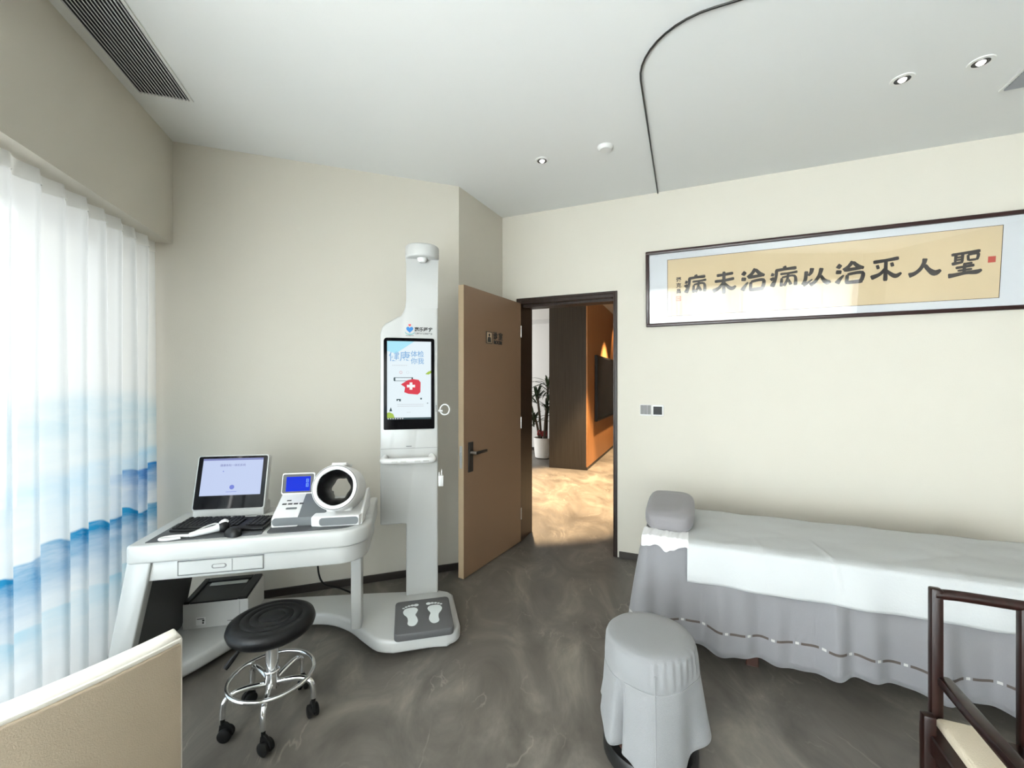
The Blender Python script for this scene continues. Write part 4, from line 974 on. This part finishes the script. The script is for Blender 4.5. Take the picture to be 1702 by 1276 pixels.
for r_, z_ in prof[6:]:
    a = pa+.10; p = cover(Vector(((r_+.0038)*math.cos(a), (r_+.0038)*math.sin(a), z_)), a); pts.append(p)
sm.tube(pts, .0022, 6); sm.build('seam', 'stool_cloth', cv)
sm = MB(); sm.tube([cover(Vector((.1695*math.cos(a), .1695*math.sin(a), .3425)), a) for a in [2*PI*k/120 for k in range(120)]], .0018, 6, closed=True); sm.build('seam', 'stool_cloth', cv)

# ------------------------------------------------------------------ dark wooden chair, lower right corner
ch = thing('wooden_armchair', 'dark rosewood armchair with square posts and a cream seat pad beside the bed', 'chair', B(0, 0), RB)
SP = 1.615
MB().box(.660, .689, SP-.013, SP+.013, 0, .80, .006, 2).build('post', 'rosewood', ch)
MB().box(.849, .879, SP-.013, SP+.013, .36, .785, .005, 2).build('post', 'rosewood', ch)
MB().box(1.12, 1.158, SP-.02, SP+.02, 0, .80, .006, 2).build('post', 'rosewood', ch)
MB().tube(smooth_path([(.670, SP, .781), (.70, SP, .784), (.74, SP, .785), (.9, SP, .783), (1.06, SP, .785), (1.14, SP, .78)], 6), .0145, 12).build('top_rail', 'rosewood', ch, smooth=60)
MB().box(.674, .708, 1.02, SP, .518, .548, .008, 2).build('arm_rail', 'rosewood', ch)
MB().box(.616, .645, 1.535, 1.564, 0, .465, .005, 2).build('leg', 'rosewood', ch)
MB().box(.616, .645, 1.02, 1.05, 0, .465, .005, 2).build('leg', 'rosewood', ch)
MB().box(1.12, 1.158, 1.02, 1.058, 0, .50, .005, 2).build('leg', 'rosewood', ch)
MB().box(.630, .668, 1.03, 1.60, .36, .415, .004, 1).build('side_rail', 'rosewood', ch)
MB().box(.67, 1.15, 1.03, SP, .365, .40, .004, 1).build('seat_board', 'rosewood', ch)
MB().box(.664, .795, 1.05, 1.60, .40, .435, .014, 3).build('seat_pad', 'cream_cushion', ch)

# ------------------------------------------------------------------ cream tub chair, lower left corner
ac = thing('tub_chair', 'cream and tan upholstered tub chair seen from behind at the lower left by the curtain', 'chair', (-.836, 1.068, 0), math.atan2(.803, .596))
# local +x runs to the visible right end of the back, +y towards the window (its seat side)
def bow(x): return .045*((x+.33)/.33)**2
def shell(off0, off1, z0, z1, x0, x1, name, m, bev):
    n = 14; xs = [x0+(x1-x0)*i/n for i in range(n+1)]
    poly = [(x, bow(x)+off0) for x in xs]+[(x, bow(x)+off1) for x in reversed(xs)]
    return MB().prism(poly, z0, z1, bev, 3).build(name, m, ac, smooth=60)
shell(-.045, .012, .12, .765, -.66, .0, 'back_shell', 'cream_leather', .014)
shell(-.055, -.043, .10, .745, -.655, -.006, 'back_panel', 'tan_fabric', .004)
MB().tube([(x, bow(x)-.044, .752) for x in [-.655+.65*i/14 for i in range(15)]], .004, 6).build('piping', 'cream_leather', ac)
MB().box(-.62, -.04, .05, .50, .22, .38, .04, 4).build('seat', 'cream_leather', ac)
MB().box(-.06, .0, .02, .46, .12, .42, .025, 3).build('arm', 'cream_leather', ac)
MB().box(-.66, -.60, .02, .46, .12, .42, .025, 3).build('arm', 'cream_leather', ac)
MB().box(-.60, -.06, .03, .46, .12, .22).build('seat_base', 'cream_leather', ac, smooth=0)
for x in (-.6, -.06):
    for y in (.02, .46): MB().lathe([(.014, 0), (.02, .13)], 12, M=Matrix.Translation((x, y, 0))).build('leg', 'rosewood', ac)
